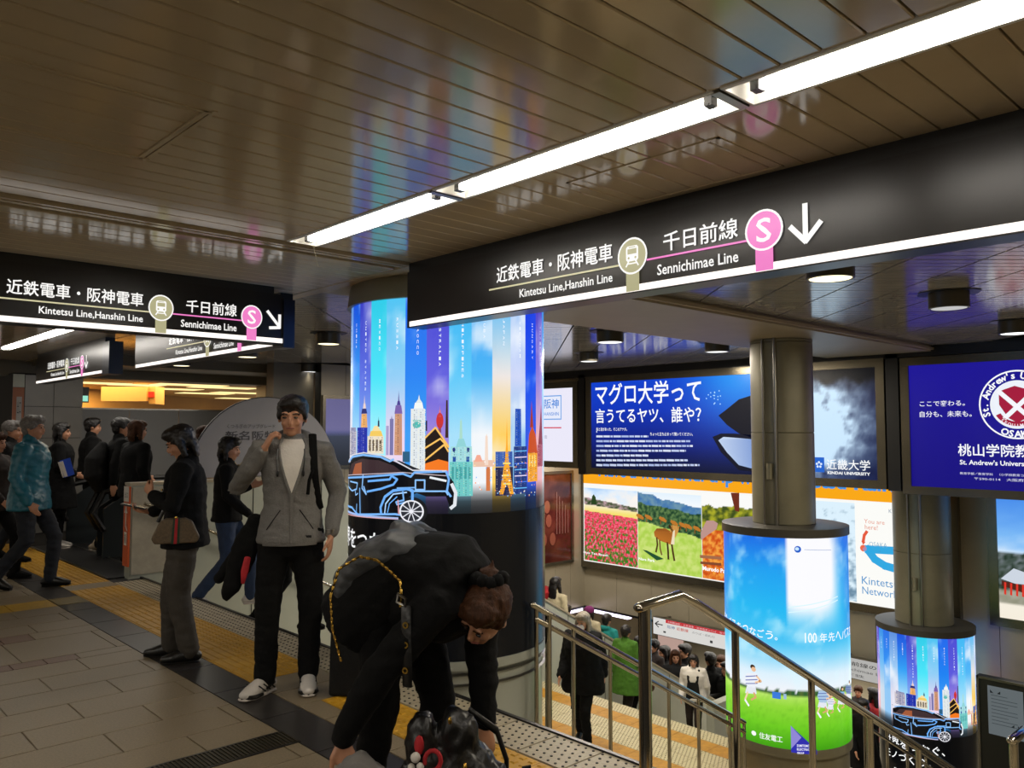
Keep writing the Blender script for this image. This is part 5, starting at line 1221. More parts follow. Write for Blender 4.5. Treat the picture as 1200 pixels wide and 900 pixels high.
        if hair == 'long':
            for k in (-1, 1): g.tube([H(.06*k, .0, .06), H(.085*k, -.01, -.03), H(.088*k, .0, -.14), H(.075*k, .02, -.26)], [.03*s, .03*s, .03*s, .015*s], 10)
            g.tube([H(0, -.07, .05), H(0, -.10, -.06), H(0, -.105, -.2), H(0, -.10, -.32)], [(.075*s, .04*s), (.085*s, .035*s), (.08*s, .03*s), (.05*s, .02*s)], 12, ref=hs)
        if hair == 'bun': g.ball(H(.01, -.085, .11), .042*s, 12); g.tube([H(0, -.10, .14), H(.01, -.10, .185)], [.012*s, .004*s], 6)
        if hair == 'crop': pass
        remesh(g, 'hair', hm, .0085*max(1, voxel/.014), t, 2, .005, 38, 3)
    # top garment
    c = MB(); B = bulk; hemd = (pe-wa).normalized(); hl = (pe.z-hem*s) if abs(up.z) > .8 else (.93-hem)*s
    if top_kind == 'coat': fl2 = 1.25*flare
    else: fl2 = flare
    endp = pe+(hemd if abs(up.z) < .8 else V((0, 0, -1)))*hl
    c.tube([endp, (endp+pe)/2, pe, wa, ch, (ch+shm)/2, shm+up*.012*s, ne-up*.005*s], [(.198*s*max(B,1)*fl2, .155*s*max(B,1)*fl2), (.196*s*max(B,1)*(1+fl2)/2, .152*s*max(B,1)*(1+fl2)/2), (.190*s*max(B,1), .146*s*max(B,1)), (.165*s*B, .13*s*B), (.178*s*B, .14*s*B), (.182*s*B, .13*s*B), (.15*s*B, .105*s*B), (.075*s, .078*s)], 18, ref=side, caps='end')
    if sleeve:
        for L in 'LR':
            sh, el, wr_ = J['sh'+L], J['el'+L], J['wr'+L]
            c.tube([shm+(sh-shm)*.5, sh, sh+(el-sh)*.4, el, el+(wr_-el)*.45, el+(wr_-el)*.93], [.07*s*B, .072*s*B, .062*s*B, .055*s*B, .050*s*B, .040*s*B], 12)
    if top_kind in ('jacket', 'coat', 'shirt'):
        c.tube([ne-up*.02*s, ne+up*.028*s], [(.082*s, .084*s), (.07*s, .072*s)], 12, ref=side, caps=True)
    if top_kind == 'hood':
        bk = -V(J['fwd'])
        c.tube([ne+side*.09*s-up*.02*s, ne+side*.085*s+bk*.05*s+up*.03*s, ne+bk*.105*s+up*.03*s, ne-side*.085*s+bk*.05*s+up*.03*s, ne-side*.09*s-up*.02*s], [.03*s, .038*s, .05*s, .038*s, .03*s], 10)
    LAST['top'] = remesh(c, {'hood': 'hooded_top', 'coat': 'coat', 'shirt': 'shirt', 'jacket': 'jacket'}[top_kind], top, voxel, t, 3, wr*s, 7, random.random()*9)
    # trousers or skirt
    q = MB()
    if skirt:
        q.tube([V((pe.x, pe.y, .42*s)), V((pe.x, pe.y, .62*s)), pe, pe+V((0, 0, .04*s))], [(.22*s, .19*s), (.20*s, .16*s), (.17*s, .13*s), (.15*s, .11*s)], 16, ref=side, caps='end')
    else:
        q.tube([pe+(wa-pe)*.5, pe, pe-V((0, 0, .09*s))], [(.155*s, .115*s), (.172*s, .125*s), (.15*s, .11*s)], 14, ref=side)
        for L in 'LR':
            hi, kn, an = J['hip'+L], J['kn'+L], J['an'+L]; w_ = legw
            e = an+(kn-an).normalized()*(-.005*s)
            q.tube([hi+V((0, 0, .02*s)), hi+(kn-hi)*.35, kn, kn+(an-kn)*.5, e], [.098*s, .09*s*w_, .072*s*w_, .064*s*w_, .058*s*w_], 14)
    if not bare: remesh(q, 'skirt' if skirt else 'trousers', bottom, voxel, t, 3, wr*.8*s, 8, random.random()*9)
    for L in 'LR':
        an = J['an'+L]; td = J['toe'+L].normalized(); sd = V((0, 0, 1)).cross(td).normalized(); u2 = td.cross(sd)*1; u2 = sd.cross(td)*-1 if (sd.cross(td)).z < 0 else sd.cross(td)
        a0 = an-u2*.052*s
        m = MB(); m.tube([a0-td*.055*s+u2*.005*s, a0-td*.02*s+u2*.02*s, a0+td*.05*s+u2*.014*s, a0+td*.12*s+u2*.0*s, a0+td*.175*s-u2*.006*s], [(.036*s, .036*s), (.040*s, .048*s), (.045*s, .046*s), (.05*s, .034*s), (.036*s, .022*s)], 12, ref=sd)
        m.tube([a0-td*.02*s+u2*.02*s, an+u2*.03*s-td*.01*s], [.042*s, .046*s], 10)
        so = remesh(m, 'shoe', shoe, .009 if fine else .014, t, 2, 0)
        n = MB(); zb = a0-u2*.032*s
        n.tube([zb-td*.06*s, zb-td*.01*s, zb+td*.06*s, zb+td*.13*s, zb+td*.185*s+u2*.006*s], [(.038*s, .013*s), (.041*s, .013*s), (.044*s, .012*s), (.05*s, .011*s), (.034*s, .009*s)], 14, ref=sd)
        OFF[so.name] = V((0, 0, 0)); n.build('sole', sole or M_BLACK, so, True, world=False)
    t['_s'] = s; del t['_s']
    return t, J, s
def sub(t, name, mb, m, smooth=True): return mb.build(name, m, t, smooth, world=False)
def fc(px, py):  # heading (rad) that faces the camera from px, py
    return math.atan2(-py, -px)
RH = math.atan2(RT.y, RT.x)             # heading towards picture right
# 1 man in the grey hoodie
hp = at_z(338, 808, 0)
pose = dict(elR=(-.02, -.31, 1.17), wrR=(.13, -.15, 1.40), elL=(-.05, .27, 1.13), wrL=(.08, .23, .90), anL=(-.01, .11, .09), knL=(.02, .12, .49), anR=(.03, -.13, .09), knR=(.04, -.12, .49),
            toeL=(1, .05, 0), toeR=(.85, -.6, 0), face=(1, -.10, -.1), shL=(0, .185, 1.385), shR=(0, -.185, 1.39))
t, J, s = person('man in grey zip hoodie and black trousers standing with one fist raised to his ear', hp.x, hp.y, 0, fc(hp.x, hp.y)-.05, 1.755, pose, M_GREYC, M_BLKC, 'short', shoe=M_SNEAK, sole=M_SOLE, top_kind='hood', hem=.86,
                 bulk=.97, fine=True, legw=1.0, voxel=.0095, wr=.008, hands={'R': dict(d=V((.15, .45, .85)), pn=V((-.2, .9, -.1)), curl=1.25, thumb=1), 'L': dict(d=V((.1, -.05, -1)), pn=V((-.2, -1, 0)), curl=.45, thumb=-1)}, group=None)
# open front: white tee, zip edges, strap, cords, badge, hem band, all lying on the jacket
fr = draper(LAST['top']); rows_ = [(1.478, .040), (1.462, .058), (1.42, .075), (1.37, .070), (1.31, .058), (1.25, .042), (1.19, .022), (1.14, .004)]
tee = MB(); P = []; F = []
for zz, w in rows_:
    for k in range(9): P.append(fr((-1+k/4)*w*s+.008, zz*s, .010 if zz < 1.45 else -.002))
for i in range(len(rows_)-1):
    for k in range(8): F.append((i*9+k, i*9+k+1, (i+1)*9+k+1, (i+1)*9+k))
tee.add(P, F); o = sub(t, 't_shirt', tee, M_WHTC, 'all')
for k in (-1, 1):
    sub(t, 'zip_edge', MB().tube([fr(w*k*s+.008, zz*s, .006) for zz, w in rows_[1:]]+[fr(.003*k+.008, z_*s, .004) for z_ in (1.08, 1.0, .92, .87)], [.009]*7+[.005]*4, 8), M_GREYC)
    sub(t, 'hood_cord', MB().tube([fr((.075*k)*s, 1.40*s, .012), fr(.078*k*s, 1.34*s, .014), fr(.072*k*s, 1.275*s, .012)], [.004]*3, 6).ball(fr(.072*k*s, 1.262*s, .014), (.008, .009, .02), 8), M_BLACK)
    sub(t, 'pocket_seam', MB().tube([fr(.055*k*s, 1.05*s, .002), fr(.09*k*s, 1.0*s, .002), fr(.13*k*s, .94*s, .002)], [.003]*3, 6), M_BLKC2)
sub(t, 'backpack_strap', MB().tube([V((-.05, .115, 1.47))*s, V((.04, .118, 1.485))*s]+[fr(y_*s, z_*s, .008) for y_, z_ in ((.122, 1.42), (.126, 1.36), (.13, 1.29), (.138, 1.2), (.15, 1.12), (.165, 1.05))], [(.024, .007)]*8, 8, ref=(0, 1, 0)), M_BLKC)
sub(t, 'strap_tail', MB().tube([fr(y_*s, z_*s, .010) for y_, z_ in ((.125, 1.28), (.105, 1.22), (.098, 1.14))], [(.010, .003)]*3, 6, ref=(0, 1, 0)), M_BLKC)
sub(t, 'hem_label', MB().obox(fr(.105*s, .90*s, .004), (.003, 0, 0), (0, .018, 0), (0, 0, .007)), M_BLACK)
sub(t, 'hem_band', MB().tube([fr(y_*s, .875*s, -.004) for y_ in (-.15, -.10, -.05, 0, .05, .10, .15)], [(.004, .028)]*7, 8, ref=(1, 0, 0)), M_GREYC)
ff = fr(.10*s, 1.285*s); A = Art(lambda a, b, k: V((fr(.125*s-a, 1.275*s+b).x-.003+k, .125*s-a, 1.275*s+b))); A.text('Outdoor', 0, 0, .06, .014, '#2a2a2a', .01, 1); A.build('chest_lettering', M_PRINTF, t)
sub(t, 'wristwatch', MB().cyl(J['wrL']+V((0, 0, .012)), J['wrL']+V((0, 0, .034)), .034, 14), M_STEEL)
# sneakers' black stripes and laces
for L in 'LR':
    an = J['an'+L]; td = J['toe'+L].normalized(); sd = V((0, 0, 1)).cross(td); sh_ = MB()
    for e in (-1, 1):
        for q0 in (-.03, .01, .05): sh_.tube([an+td*(q0+.05)*s+sd*.043*e*s+V((0, 0, -.02))*s, an+td*(q0+.0)*s+sd*.046*e*s+V((0, 0, -.06))*s], [.004, .005], 6)
        sh_.tube([an+td*.10*s+sd*.044*e*s+V((0, 0, -.07))*s, an+td*.165*s+sd*.03*e*s+V((0, 0, -.062))*s], [.008, .012], 6)
    o0 = an+V((0, 0, -.071))*s
    sh_.tube([o0+td*.075*s+sd*.047*s, o0+td*.13*s+sd*.048*s, o0+td*.172*s+sd*.026*s, o0+td*.183*s, o0+td*.172*s-sd*.026*s, o0+td*.13*s-sd*.048*s, o0+td*.075*s-sd*.047*s], [(.010, .008), (.013, .010), (.014, .011), (.014, .012), (.014, .011), (.013, .010), (.010, .008)], 8, ref=(0, 0, 1))
    sh_.tube([an+td*.03*s+sd*.042*s+V((0, 0, -.05))*s, an-td*.04*s+sd*.036*s+V((0, 0, -.035))*s, an-td*.07*s+V((0, 0, -.03))*s, an-td*.04*s-sd*.036*s+V((0, 0, -.035))*s, an+td*.03*s-sd*.042*s+V((0, 0, -.05))*s], [(.010, .006)]*5, 8, ref=(0, 0, 1))
    sub(t, 'shoe_stripe', sh_, M_BLACK)
    la = MB()
    for q0 in (.02, .04, .06, .08): la.tube([an+td*q0*s-sd*.022*s+V((0, 0, -.002-q0*.35))*s, an+td*q0*s+sd*.022*s+V((0, 0, -.002-q0*.35))*s], [.004, .004], 6)
    sub(t, 'shoe_lace', la, M_SNEAK)
# backpack behind him and dark jacket with red lining hanging at his side
bp = thing('backpack', 'black backpack worn by the man in the grey hoodie', 'backpack', tuple(hp)); hd_ = fc(hp.x, hp.y)-.05; bp.rotation_euler = (0, 0, hd_)
b = MB().tube([(-.20, .02, .95), (-.21, .02, 1.1), (-.20, .02, 1.3), (-.17, .02, 1.40)], [(.13, .07), (.15, .09), (.14, .08), (.09, .05)], 14, ref=(0, 1, 0)); remesh(b, 'bag_body', M_BLKC, .012, bp, 3, .005)
jk = thing('carried_jacket', 'dark jacket with red lining hanging at the right hip of the hoodie man', 'jacket', tuple(hp)); jk.rotation_euler = (0, 0, hd_)
b = MB().tube([(.02, -.20, 1.02), (-.01, -.25, .88), (-.02, -.30, .74), (.0, -.34, .62), (.0, -.37, .56)], [(.05, .03), (.08, .04), (.07, .04), (.05, .035), (.03, .02)], 12, ref=(0, 1, 0)).tube([(.0, -.22, .9), (-.05, -.33, .80), (-.08, -.42, .66)], [.04, .035, .03], 10); remesh(b, 'jacket_cloth', M_BLKC, .01, jk, 3, .008)
sub(jk, 'red_lining', MB().tube([(.045, -.245, .80), (.055, -.26, .72), (.04, -.27, .65)], [(.018, .008), (.022, .008), (.01, .005)], 8, ref=(0, 1, 0)), M_RED)
# 2 woman reading her phone
wp = at_z(214, 772, 0); wh = RH+PI-.35+.55
pose = dict(knL=(.03, .07, .48), anL=(-.06, .09, .09), knR=(.10, -.07, .48), anR=(.10, -.10, .09), elR=(.02, -.20, 1.14), wrR=(.27, -.15, 1.06), elL=(.05, .24, 1.12), wrL=(.22, .06, 1.20), face=(1, 0, -.45), head=(.05, 0, 1.575),
            toeL=(1, .1, 0), toeR=(1, -.1, 0))
t, J, s = person('woman in black jacket and taupe trousers reading her phone, tan shoulder bag', wp.x, wp.y, 0, wh, 1.585, pose, M_BLKC, M_TAUPE, 'bob', shoe=M_LEATH, sole=M_BLACK, top_kind='jacket', hem=.82, bulk=1.08, fine=True, legw=1.15,
                 voxel=.0095, wr=.008, hands={'R': dict(d=V((.9, .1, .15)), pn=V((-.1, .2, 1)), curl=.7, thumb=-1), 'L': dict(d=V((.5, -.4, .5)), pn=V((-.6, -.4, 0)), curl=1.2, thumb=-1)})
sub(t, 'coat_button', MB().ball(V((.13, .09, 1.30))*s, .008, 8).ball(V((.15, .10, 1.24))*s, .008, 8).ball(V((.155, .10, 1.0))*s, .008, 8), M_GOLD)
sub(t, 'scarf', MB().tube([V((.07, .06, 1.42))*s, V((.125, .045, 1.33))*s, V((.155, .02, 1.2))*s], [(.03, .012), (.025, .01), (.015, .006)], 8, ref=(0, 1, 0)), M_BLKC2)
ph = thing('phone', 'black smartphone held in the hand of the woman in taupe trousers', 'phone', tuple(wp)); ph.rotation_euler = (0, 0, wh)
hc = J['wrR']+V((.115, .01, .042)); sub(ph, 'phone_body', MB().obox(hc, V((.078, 0, .018)), V((0, .037, 0)), V((-.001, 0, .0045))), M_BLACK, False)
sub(ph, 'screen', MB().obox(hc+V((0, 0, .005)), V((.072, 0, .0166)), V((0, .033, 0)), V((0, 0, .0004))), mat('phone glass', '#1c2024', .1), False)
bg = thing('shoulder_bag', 'tan fabric shoulder bag with a green and red stripe on the phone woman', 'bag', tuple(wp)); bg.rotation_euler = (0, 0, wh)
bc = V((.12, -.0, .89)); sx = V((.0, 1, 0)); 
v_r = V((math.cos(-.5), math.sin(-.5), 0)); 
cR = V((.13, .10, .90))
ax = V((.55, .83, 0)).normalized(); nrm = V((.83, -.55, 0)).normalized()*1
ctr = V((.16, .12, .88)); pts = [(-.13, -.075), (.13, -.075), (.15, -.04), (.10, .07), (.06, .09), (-.06, .09), (-.10, .07), (-.15, -.04)]
M_BAG = mat('tan monogram canvas', '#5c4c36', .6, 0, .25, 70)
def slab(ctr, ax, nrm, pts, th, up=V((0, 0, 1))):
    m = MB(); n = len(pts); Pp = [ctr+ax*a+up*b-nrm*th for a, b in pts]+[ctr+ax*a+up*b+nrm*th for a, b in pts]
    return m.add(Pp, [tuple(range(n))[::-1], tuple(range(n, 2*n))]+[(i, (i+1) % n, n+(i+1) % n, n+i) for i in range(n)])
# the side of the woman turned to the camera
cam_l = (Matrix.Rotation(-wh, 3, 'Z') @ (CAMP-V((wp.x, wp.y, CAM_H)))).normalized(); ax = V((-cam_l.y, cam_l.x, 0)); ctr = cam_l*.185+V((0, 0, .885))+ax*(-.06)*(1 if ax.dot(V((1, 0, 0))) < 0 else -1)
o = sub(bg, 'bag_body', slab(ctr, ax, cam_l, pts, .035), M_BAG, False); md = o.modifiers.new('b', 'BEVEL'); md.width = .012; md.segments = 3
sub(bg, 'green_stripe', slab(ctr+cam_l*.001, ax, cam_l, [(-.028, -.076), (-.012, -.076), (-.004, .091), (-.016, .091)], .037), mat('dark green web', '#14301c', .7), False); sub(bg, 'red_stripe', slab(ctr+cam_l*.002, ax, cam_l, [(-.012, -.076), (.008, -.076), (.012, .091), (-.004, .091)], .037), M_RED, False)
sub(bg, 'green_stripe', slab(ctr+cam_l*.001, ax, cam_l, [(.008, -.076), (.024, -.076), (.024, .091), (.012, .091)], .037), MATS['dark green web'], False)
sub(bg, 'strap', MB().tube([ctr-ax*.11+V((0, 0, .07)), ctr*.9+V((0, 0, .30))-ax*.05, V((0, .05, 1.40)), V((-.1, .05, 1.2)), ctr+ax*.11+V((0, 0, .07))-cam_l*.05], [(.012, .004)]*5, 8, ref=ax), M_LEATH)
sub(bg, 'clasp', MB().ball(ctr+cam_l*.03+V((0, 0, .095)), .012, 8), M_GOLD)
# 3 woman in jeans on the first steps
p3 = V((3.38, 7.62, 0)); t, J, s = person('woman in blue jeans and white sneakers stepping down the stairs beyond the yellow strip', p3.x, p3.y, -.12, RH+.25, 1.60, dict(walk(.22, .20), face=(1, -.2, -.1), wrL=(.22, .16, 1.20), elL=(.0, .23, 1.12)), M_BLKC, M_DENIM, 'bob', shoe=M_SNEAK, sole=M_SOLE, hem=.86, voxel=.012)
# companion with patterned sleeve behind her
p = V((4.05, 7.75, -.47)); person('person in dark top behind the hoodie man, dark bob hair against the arch board', p.x, p.y, p.z, RH+.3, 1.72, dict(walkR(.2)), M_BLKC2, M_BLKC, 'bob', shoe=M_BLKC, voxel=.014)
# queue at left -----------------------------------------------------
def at_d(px, D): q = F0*D+RT*((px-600)/FOC*D); return q
q4 = at_d(38, 8.15)
t, J, s = person('elderly man in a teal padded jacket and dark jeans walking to the right', q4.x, q4.y, 0, RH+.15, 1.69, dict(walk(.16, .2), wrR=(.10, -.24, .86), elR=(-.04, -.23, 1.10)), M_TEALC, M_DENIMD, 'short', M_HAIRG, M_LEATH, bulk=1.2, hem=.78, voxel=.011, wr=.010)
sub(t, 'belt_hem', MB().tube([V((.1, -.16, .79))*s, V((-.1, -.16, .79))*s], [.012, .012], 6), M_RED)
q5 = at_d(72, 10.9)
t, J, s = person('person in a long black coat and white sneakers holding a bright blue folder', q5.x, q5.y, 0, RH+.4, 1.64, dict(elR=(.02, -.22, 1.12), wrR=(.20, -.18, 1.02)), M_BLKC, M_BLKC, 'bob', shoe=M_SNEAK, sole=M_SOLE, bulk=1.25, hem=.55, top_kind='coat', voxel=.014)
fo = thing('folder', 'bright blue folder held against the black coat at left', 'folder', (q5.x, q5.y, 0)); fo.rotation_euler = (0, 0, RH+.4)
sub(fo, 'cover', MB().obox((.12, -.31, 1.07), (.06, -.01, .02), (0, .005, 0), (-.03, 0, .11)), mat('blue folder', '#1444b8', .4), False); sub(fo, 'papers', MB().obox((.07, -.305, 1.05), (.03, -.01, .01), (0, .003, 0), (-.03, 0, .10)), M_WHTC, False)
q6 = at_d(141, 10.3)
t, J, s = person('person in black with beige sneakers and a black rucksack beside the escalator', q6.x, q6.y, 0, RH+.7, 1.70, walkR(.12, .15), M_BLKC, M_BLKC, 'short', shoe=M_BEIGES, sole=M_SOLE, bulk=1.15, voxel=.014)
rk = thing('backpack', 'round black rucksack with a silver clip on the person in beige sneakers', 'backpack', (q6.x, q6.y, 0)); rk.rotation_euler = (0, 0, RH+.7)
remesh(MB().tube([(-.22, -.02, .86), (-.27, -.02, 1.0), (-.27, -.02, 1.2), (-.2, -.02, 1.36)], [(.14, .08), (.19, .13), (.17, .12), (.10, .06)], 14, ref=(0, 1, 0)), 'bag_body', M_BLKC2, .015, rk, 3, .006)
sub(rk, 'silver_clip', MB().tube([(-.28, -.16, .93), (-.30, -.10, .915), (-.31, -.02, .92)], [.012]*3, 6), M_STEEL)
q = at_d(-4, 8.6); person('person in dark clothes cut by the left edge of the frame', q.x, q.y, 0, RH, 1.52, walk(.2), M_BROWNC, M_BLKC, 'bob', M_HAIRB, bulk=1.15, voxel=.014)
q = at_d(14, 9.8); person('grey haired man half hidden behind the teal jacket', q.x, q.y, 0, RH+.2, 1.66, walkR(.1), M_BLKC2, M_DENIMD, 'short', M_HAIRG, voxel=.014)
q = at_d(108, 11.8); person('person in black coat at the back of the queue, left of the grey wall panel', q.x, q.y, 0, RH+.6, 1.72, None, M_BLKC, M_BLKC, 'short', bulk=1.2, voxel=.016)
q = at_d(166, 9.6); person('tall person in a black coat behind the phone woman and the low white wall', q.x, q.y+.15, 0, RH+.9, 1.66, None, M_BLKC, M_BLKC, 'bob', M_HAIRB, bulk=1.2, voxel=.014)
q = at_d(150, 11.3); person('dark clad person right of the rucksack, deep in the queue', q.x, q.y, 0, RH+.5, 1.70, walk(.1), M_BLKC2, M_BLKC, 'short', bulk=1.15, voxel=.016)
q = at_d(240, 10.6); person('person in cream top on the escalator behind the phone woman', q.x, q.y, -.02, RH+.4, 1.62, None, M_BEIGEC, M_BLKC, 'long', M_HAIRB, voxel=.016)
# 12 woman bending forward in the foreground: local x = picture right
bp0 = F0*3.3+RT*(-.435); bh = RH-.38
pose = dict(pelvis=(-.02, 0, .94), waist=(.07, 0, 1.02), chest=(.21, 0, 1.0), neck=(.315, 0, .92), head=(.375, -.04, .86), face=(-.34, -.72, -.62), hup=(.35, .1, .9),
            shL=(.27, .16, .90), elL=(.275, .16, .64), wrL=(.30, .12, .40), shR=(.24, -.17, .92), elR=(.06, -.27, .68), wrR=(-.10, -.28, .42),
            hipL=(-.01, .09, .88), knL=(.09, .13, .47), anL=(.06, .17, .09), hipR=(-.04, -.09, .88), knR=(-.05, -.09, .47), anR=(-.12, -.10, .09), fwd=(0, 0, -1), side=(0, 1, 0), toeL=(1, -.2, 0), toeR=(1, -.3, 0))
t, J, s = person('woman in black bending forward over her bags in the foreground, brown hair in a bun', bp0.x, bp0.y, 0, bh, 1.70, pose, M_BLKC, M_BLKC, 'short', M_HAIRB, shoe=M_LEATH, sole=M_BLACK, top_kind='jacket', hem=.70, bulk=1.14, fine=True, voxel=.0095, wr=.008,
                 hands={'R': dict(d=V((.35, .05, -1)), pn=V((-.6, .3, 0)), curl=.8, thumb=-1), 'L': dict(d=V((.2, 0, -1)), pn=V((-.6, .3, 0)), curl=.7, thumb=-1)})
hd_ = J['head']+V((-.03, .02, .02))
remesh(MB().tube([(-.05, 0, .95), (.08, -.02, .90), (.22, -.02, .86), (.30, -.02, .86)], [(.16, .12), (.17, .15), (.15, .12), (.10, .08)], 14, ref=(0, 1, 0)), 'jacket_front', M_BLKC, .012, t, 3, .01, 7)
remesh(MB().ball(hd_+V((.045, -.02, .125)), (.045, .045, .04), 12).tube([hd_+V((.05, -.02, .15)), hd_+V((.065, -.02, .20))], [.012, .003], 6), 'hair_bun', M_HAIRB, .007, t, 2, .004, 40)
sc = MB()
for k in range(12):
    a = 2*PI*k/12; sc.ball(hd_+V((.045+.055*math.cos(a), -.02+.055*math.sin(a), .118+.008*math.cos(3*a))), .027, 8)
sub(t, 'scrunchie', sc, M_BLKC)
remesh(MB().tube([(-.20, .0, .84), (-.17, 0, .96), (-.09, 0, 1.05), (.03, 0, 1.105), (.15, 0, 1.085)], [(.17, .07), (.20, .09), (.20, .09), (.19, .085), (.14, .05)], 14, ref=(0, 1, 0)).tube([(-.06, .10, 1.10), (-.02, .0, 1.16), (.03, -.11, 1.13)], [.03, .04, .03], 10).tube([(.08, .05, 1.11), (.12, -.02, 1.135), (.15, -.10, 1.10)], [.02, .028, .02], 10), 'cape', M_FADE, .01, t, 2, .010, 9)
ga = thing('crossbody_strap', 'gold chain and black strap with brass eyelets on the bending woman', 'bag strap', (bp0.x, bp0.y, 0)); ga.rotation_euler = (0, 0, bh)
chp = [V(p) for p in [(-.10, -.20, .66), (-.13, -.215, .78), (-.14, -.215, .90), (-.115, -.20, 1.0), (-.05, -.16, 1.045), (.02, -.15, 1.035), (.09, -.17, 1.0), (.145, -.19, .97), (.155, -.2, .93), (.155, -.205, .88)]]; chp = [p+V((-.02, -.055, .035)) for p in chp]
ch_ = MB(); acc = 0
for a, b in zip(chp[:-1], chp[1:]):
    n = max(1, int((b-a).length/.013))
    for i in range(n): c = a+(b-a)*(i+.5)/n; d = (b-a).normalized(); ch_.tube([c-d*.006, c+d*.006], [(.006, .003) if i % 2 else (.003, .006)]*2, 6, ref=(0, 1, .2))
sub(ga, 'chain', ch_, M_GOLD)
sub(ga, 'leather_strap', MB().tube([(.16, -.265, .92), (.17, -.28, .82), (.175, -.28, .72), (.17, -.27, .64)], [(.020, .005)]*4, 8, ref=(1, 0, 0)), M_LEATH)
for zz in (.86, .79, .70): sub(ga, 'eyelet', MB().lathe((0, 0, 0), [(.006, 0), (.012, 0), (.012, .004), (.006, .004), (.006, 0)], 14), M_GOLD).matrix_local = Matrix.Translation((.172, -.287, zz)) @ Matrix.Rotation(PI/2, 4, 'X')
sub(ga, 'ring_buckle', MB().tube([(.13, -.27, .965), (.165, -.275, .95), (.16, -.275, .925), (.125, -.27, .935), (.13, -.27, .965)], [.005]*5, 6), M_STEEL)
# bags around her
tb = thing('tote_bag', 'tall black tote bag with loop handle standing on the floor left of the bending woman', 'bag', tuple(at_z(410, 812, 0))); tb.rotation_euler = (0, 0, RH)
o = sub(tb, 'bag_body', slab(V((0, 0, .26)), V((1, 0, 0)), V((0, 1, 0)), [(-.11, -.255), (.13, -.255), (.125, .24), (-.10, .24)], .09), M_BLKC2, False); md = o.modifiers.new('b', 'BEVEL'); md.width = .02; md.segments = 3
sub(tb, 'handle', MB().tube([(-.08, -.05, .42), (-.125, -.05, .50), (-.12, -.05, .60), (-.06, -.05, .64), (.02, -.05, .60), (.06, -.05, .46)], [.009]*6, 8), M_LEATH)
sub(tb, 'brass_fitting', MB().obox((-.085, -.1, .47), (.018, 0, 0), (0, .006, 0), (0, 0, .006)), M_GOLD, False)
hb = F0*3.02+RT*(-.20)
ho = thing('holdall', 'open black holdall crowded with small things at the feet of the bending woman', 'bag', (hb.x, hb.y, 0)); ho.rotation_euler = (0, 0, RH); ho.scale = (.9, .9, 1.75)
remesh(MB().tube([(-.22, 0, .10), (-.1, 0, .15), (.08, 0, .14), (.26, .02, .07)], [(.09, .08), (.13, .12), (.12, .11), (.08, .06)], 14, ref=(0, 1, 0)).ball((-.13, -.03, .25), (.07, .07, .06), 10).ball((.0, -.02, .26), (.09, .07, .06), 10), 'bag_body', M_LEATH, .01, ho, 2, .012, 14)
sub(ho, 'frame_handle', MB().tube([(.0, .05, .1), (.0, .05, .25), (.05, .05, .30), (.16, .05, .26), (.20, .05, .20), (.20, .05, .05)], [.010]*6, 10), M_BLACK)
sub(ho, 'upright_strap', MB().obox((.285, -.06, .13), (.018, 0, .002), (0, .006, 0), (-.006, 0, .08)), M_BLKC2, False)
sub(ho, 'red_tape', MB().obox((.20, -.10, .055), (.04, 0, .018), (0, .008, 0), (-.006, 0, .012)), M_RED, False); sub(ho, 'white_tape', MB().obox((.20, -.108, .055), (.03, 0, .0135), (0, .002, 0), (-.003, 0, .005)), M_WHTC, False)
for i, (dx, dz, m, r) in enumerate([(-.14, .26, 'r', .02), (-.02, .31, 'g', .008), (.04, .22, 'g', .010), (-.06, .20, 'w', .010), (.12, .18, 'g', .008), (.02, .16, 'w', .008), (.09, .10, 'g', .012), (-.10, .14, 'r', .012)]):
    sub(ho, 'trinket', MB().ball((dx, -.105-.01*(i % 3), dz), r, 8), {'r': M_RED, 'g': M_GOLD, 'w': M_WHTC}[m])
ct = thing('key_charm', 'small red loop charm with white beads hanging on the black holdall', 'charm', (hb.x, hb.y, 0)); ct.rotation_euler = (0, 0, RH); ct.location.z = .19
sub(ct, 'loop', MB().tube([(-.075+.028*math.cos(a), -.125, .225+.034*math.sin(a)) for a in [2.4+k*.5 for k in range(-8, 3)]], [.008]*11, 8), M_RED); sub(ct, 'bead', MB().ball((-.135, -.125, .235), .018, 10).ball((-.118, -.127, .205), .014, 10).ball((-.15, -.12, .20), .013, 10), M_WHTC)
cl = thing('grey_cloth', 'pale grey cloth spilling from the holdall under the bending woman', 'cloth', tuple(hb-RT*.27+V((0, 0, .30)))); cl.rotation_euler = (0, 0, RH)
remesh(MB().tube([(-.16, -.13, .03), (-.06, -.13, .08), (.04, -.13, .04)], [(.05, .03), (.07, .06), (.05, .03)], 10, ref=(0, 1, 0)), 'cloth_fold', mat('pale grey cloth', '#6f6c68', .8, 0, .1, 8), .01, cl, 2, .012, 14)
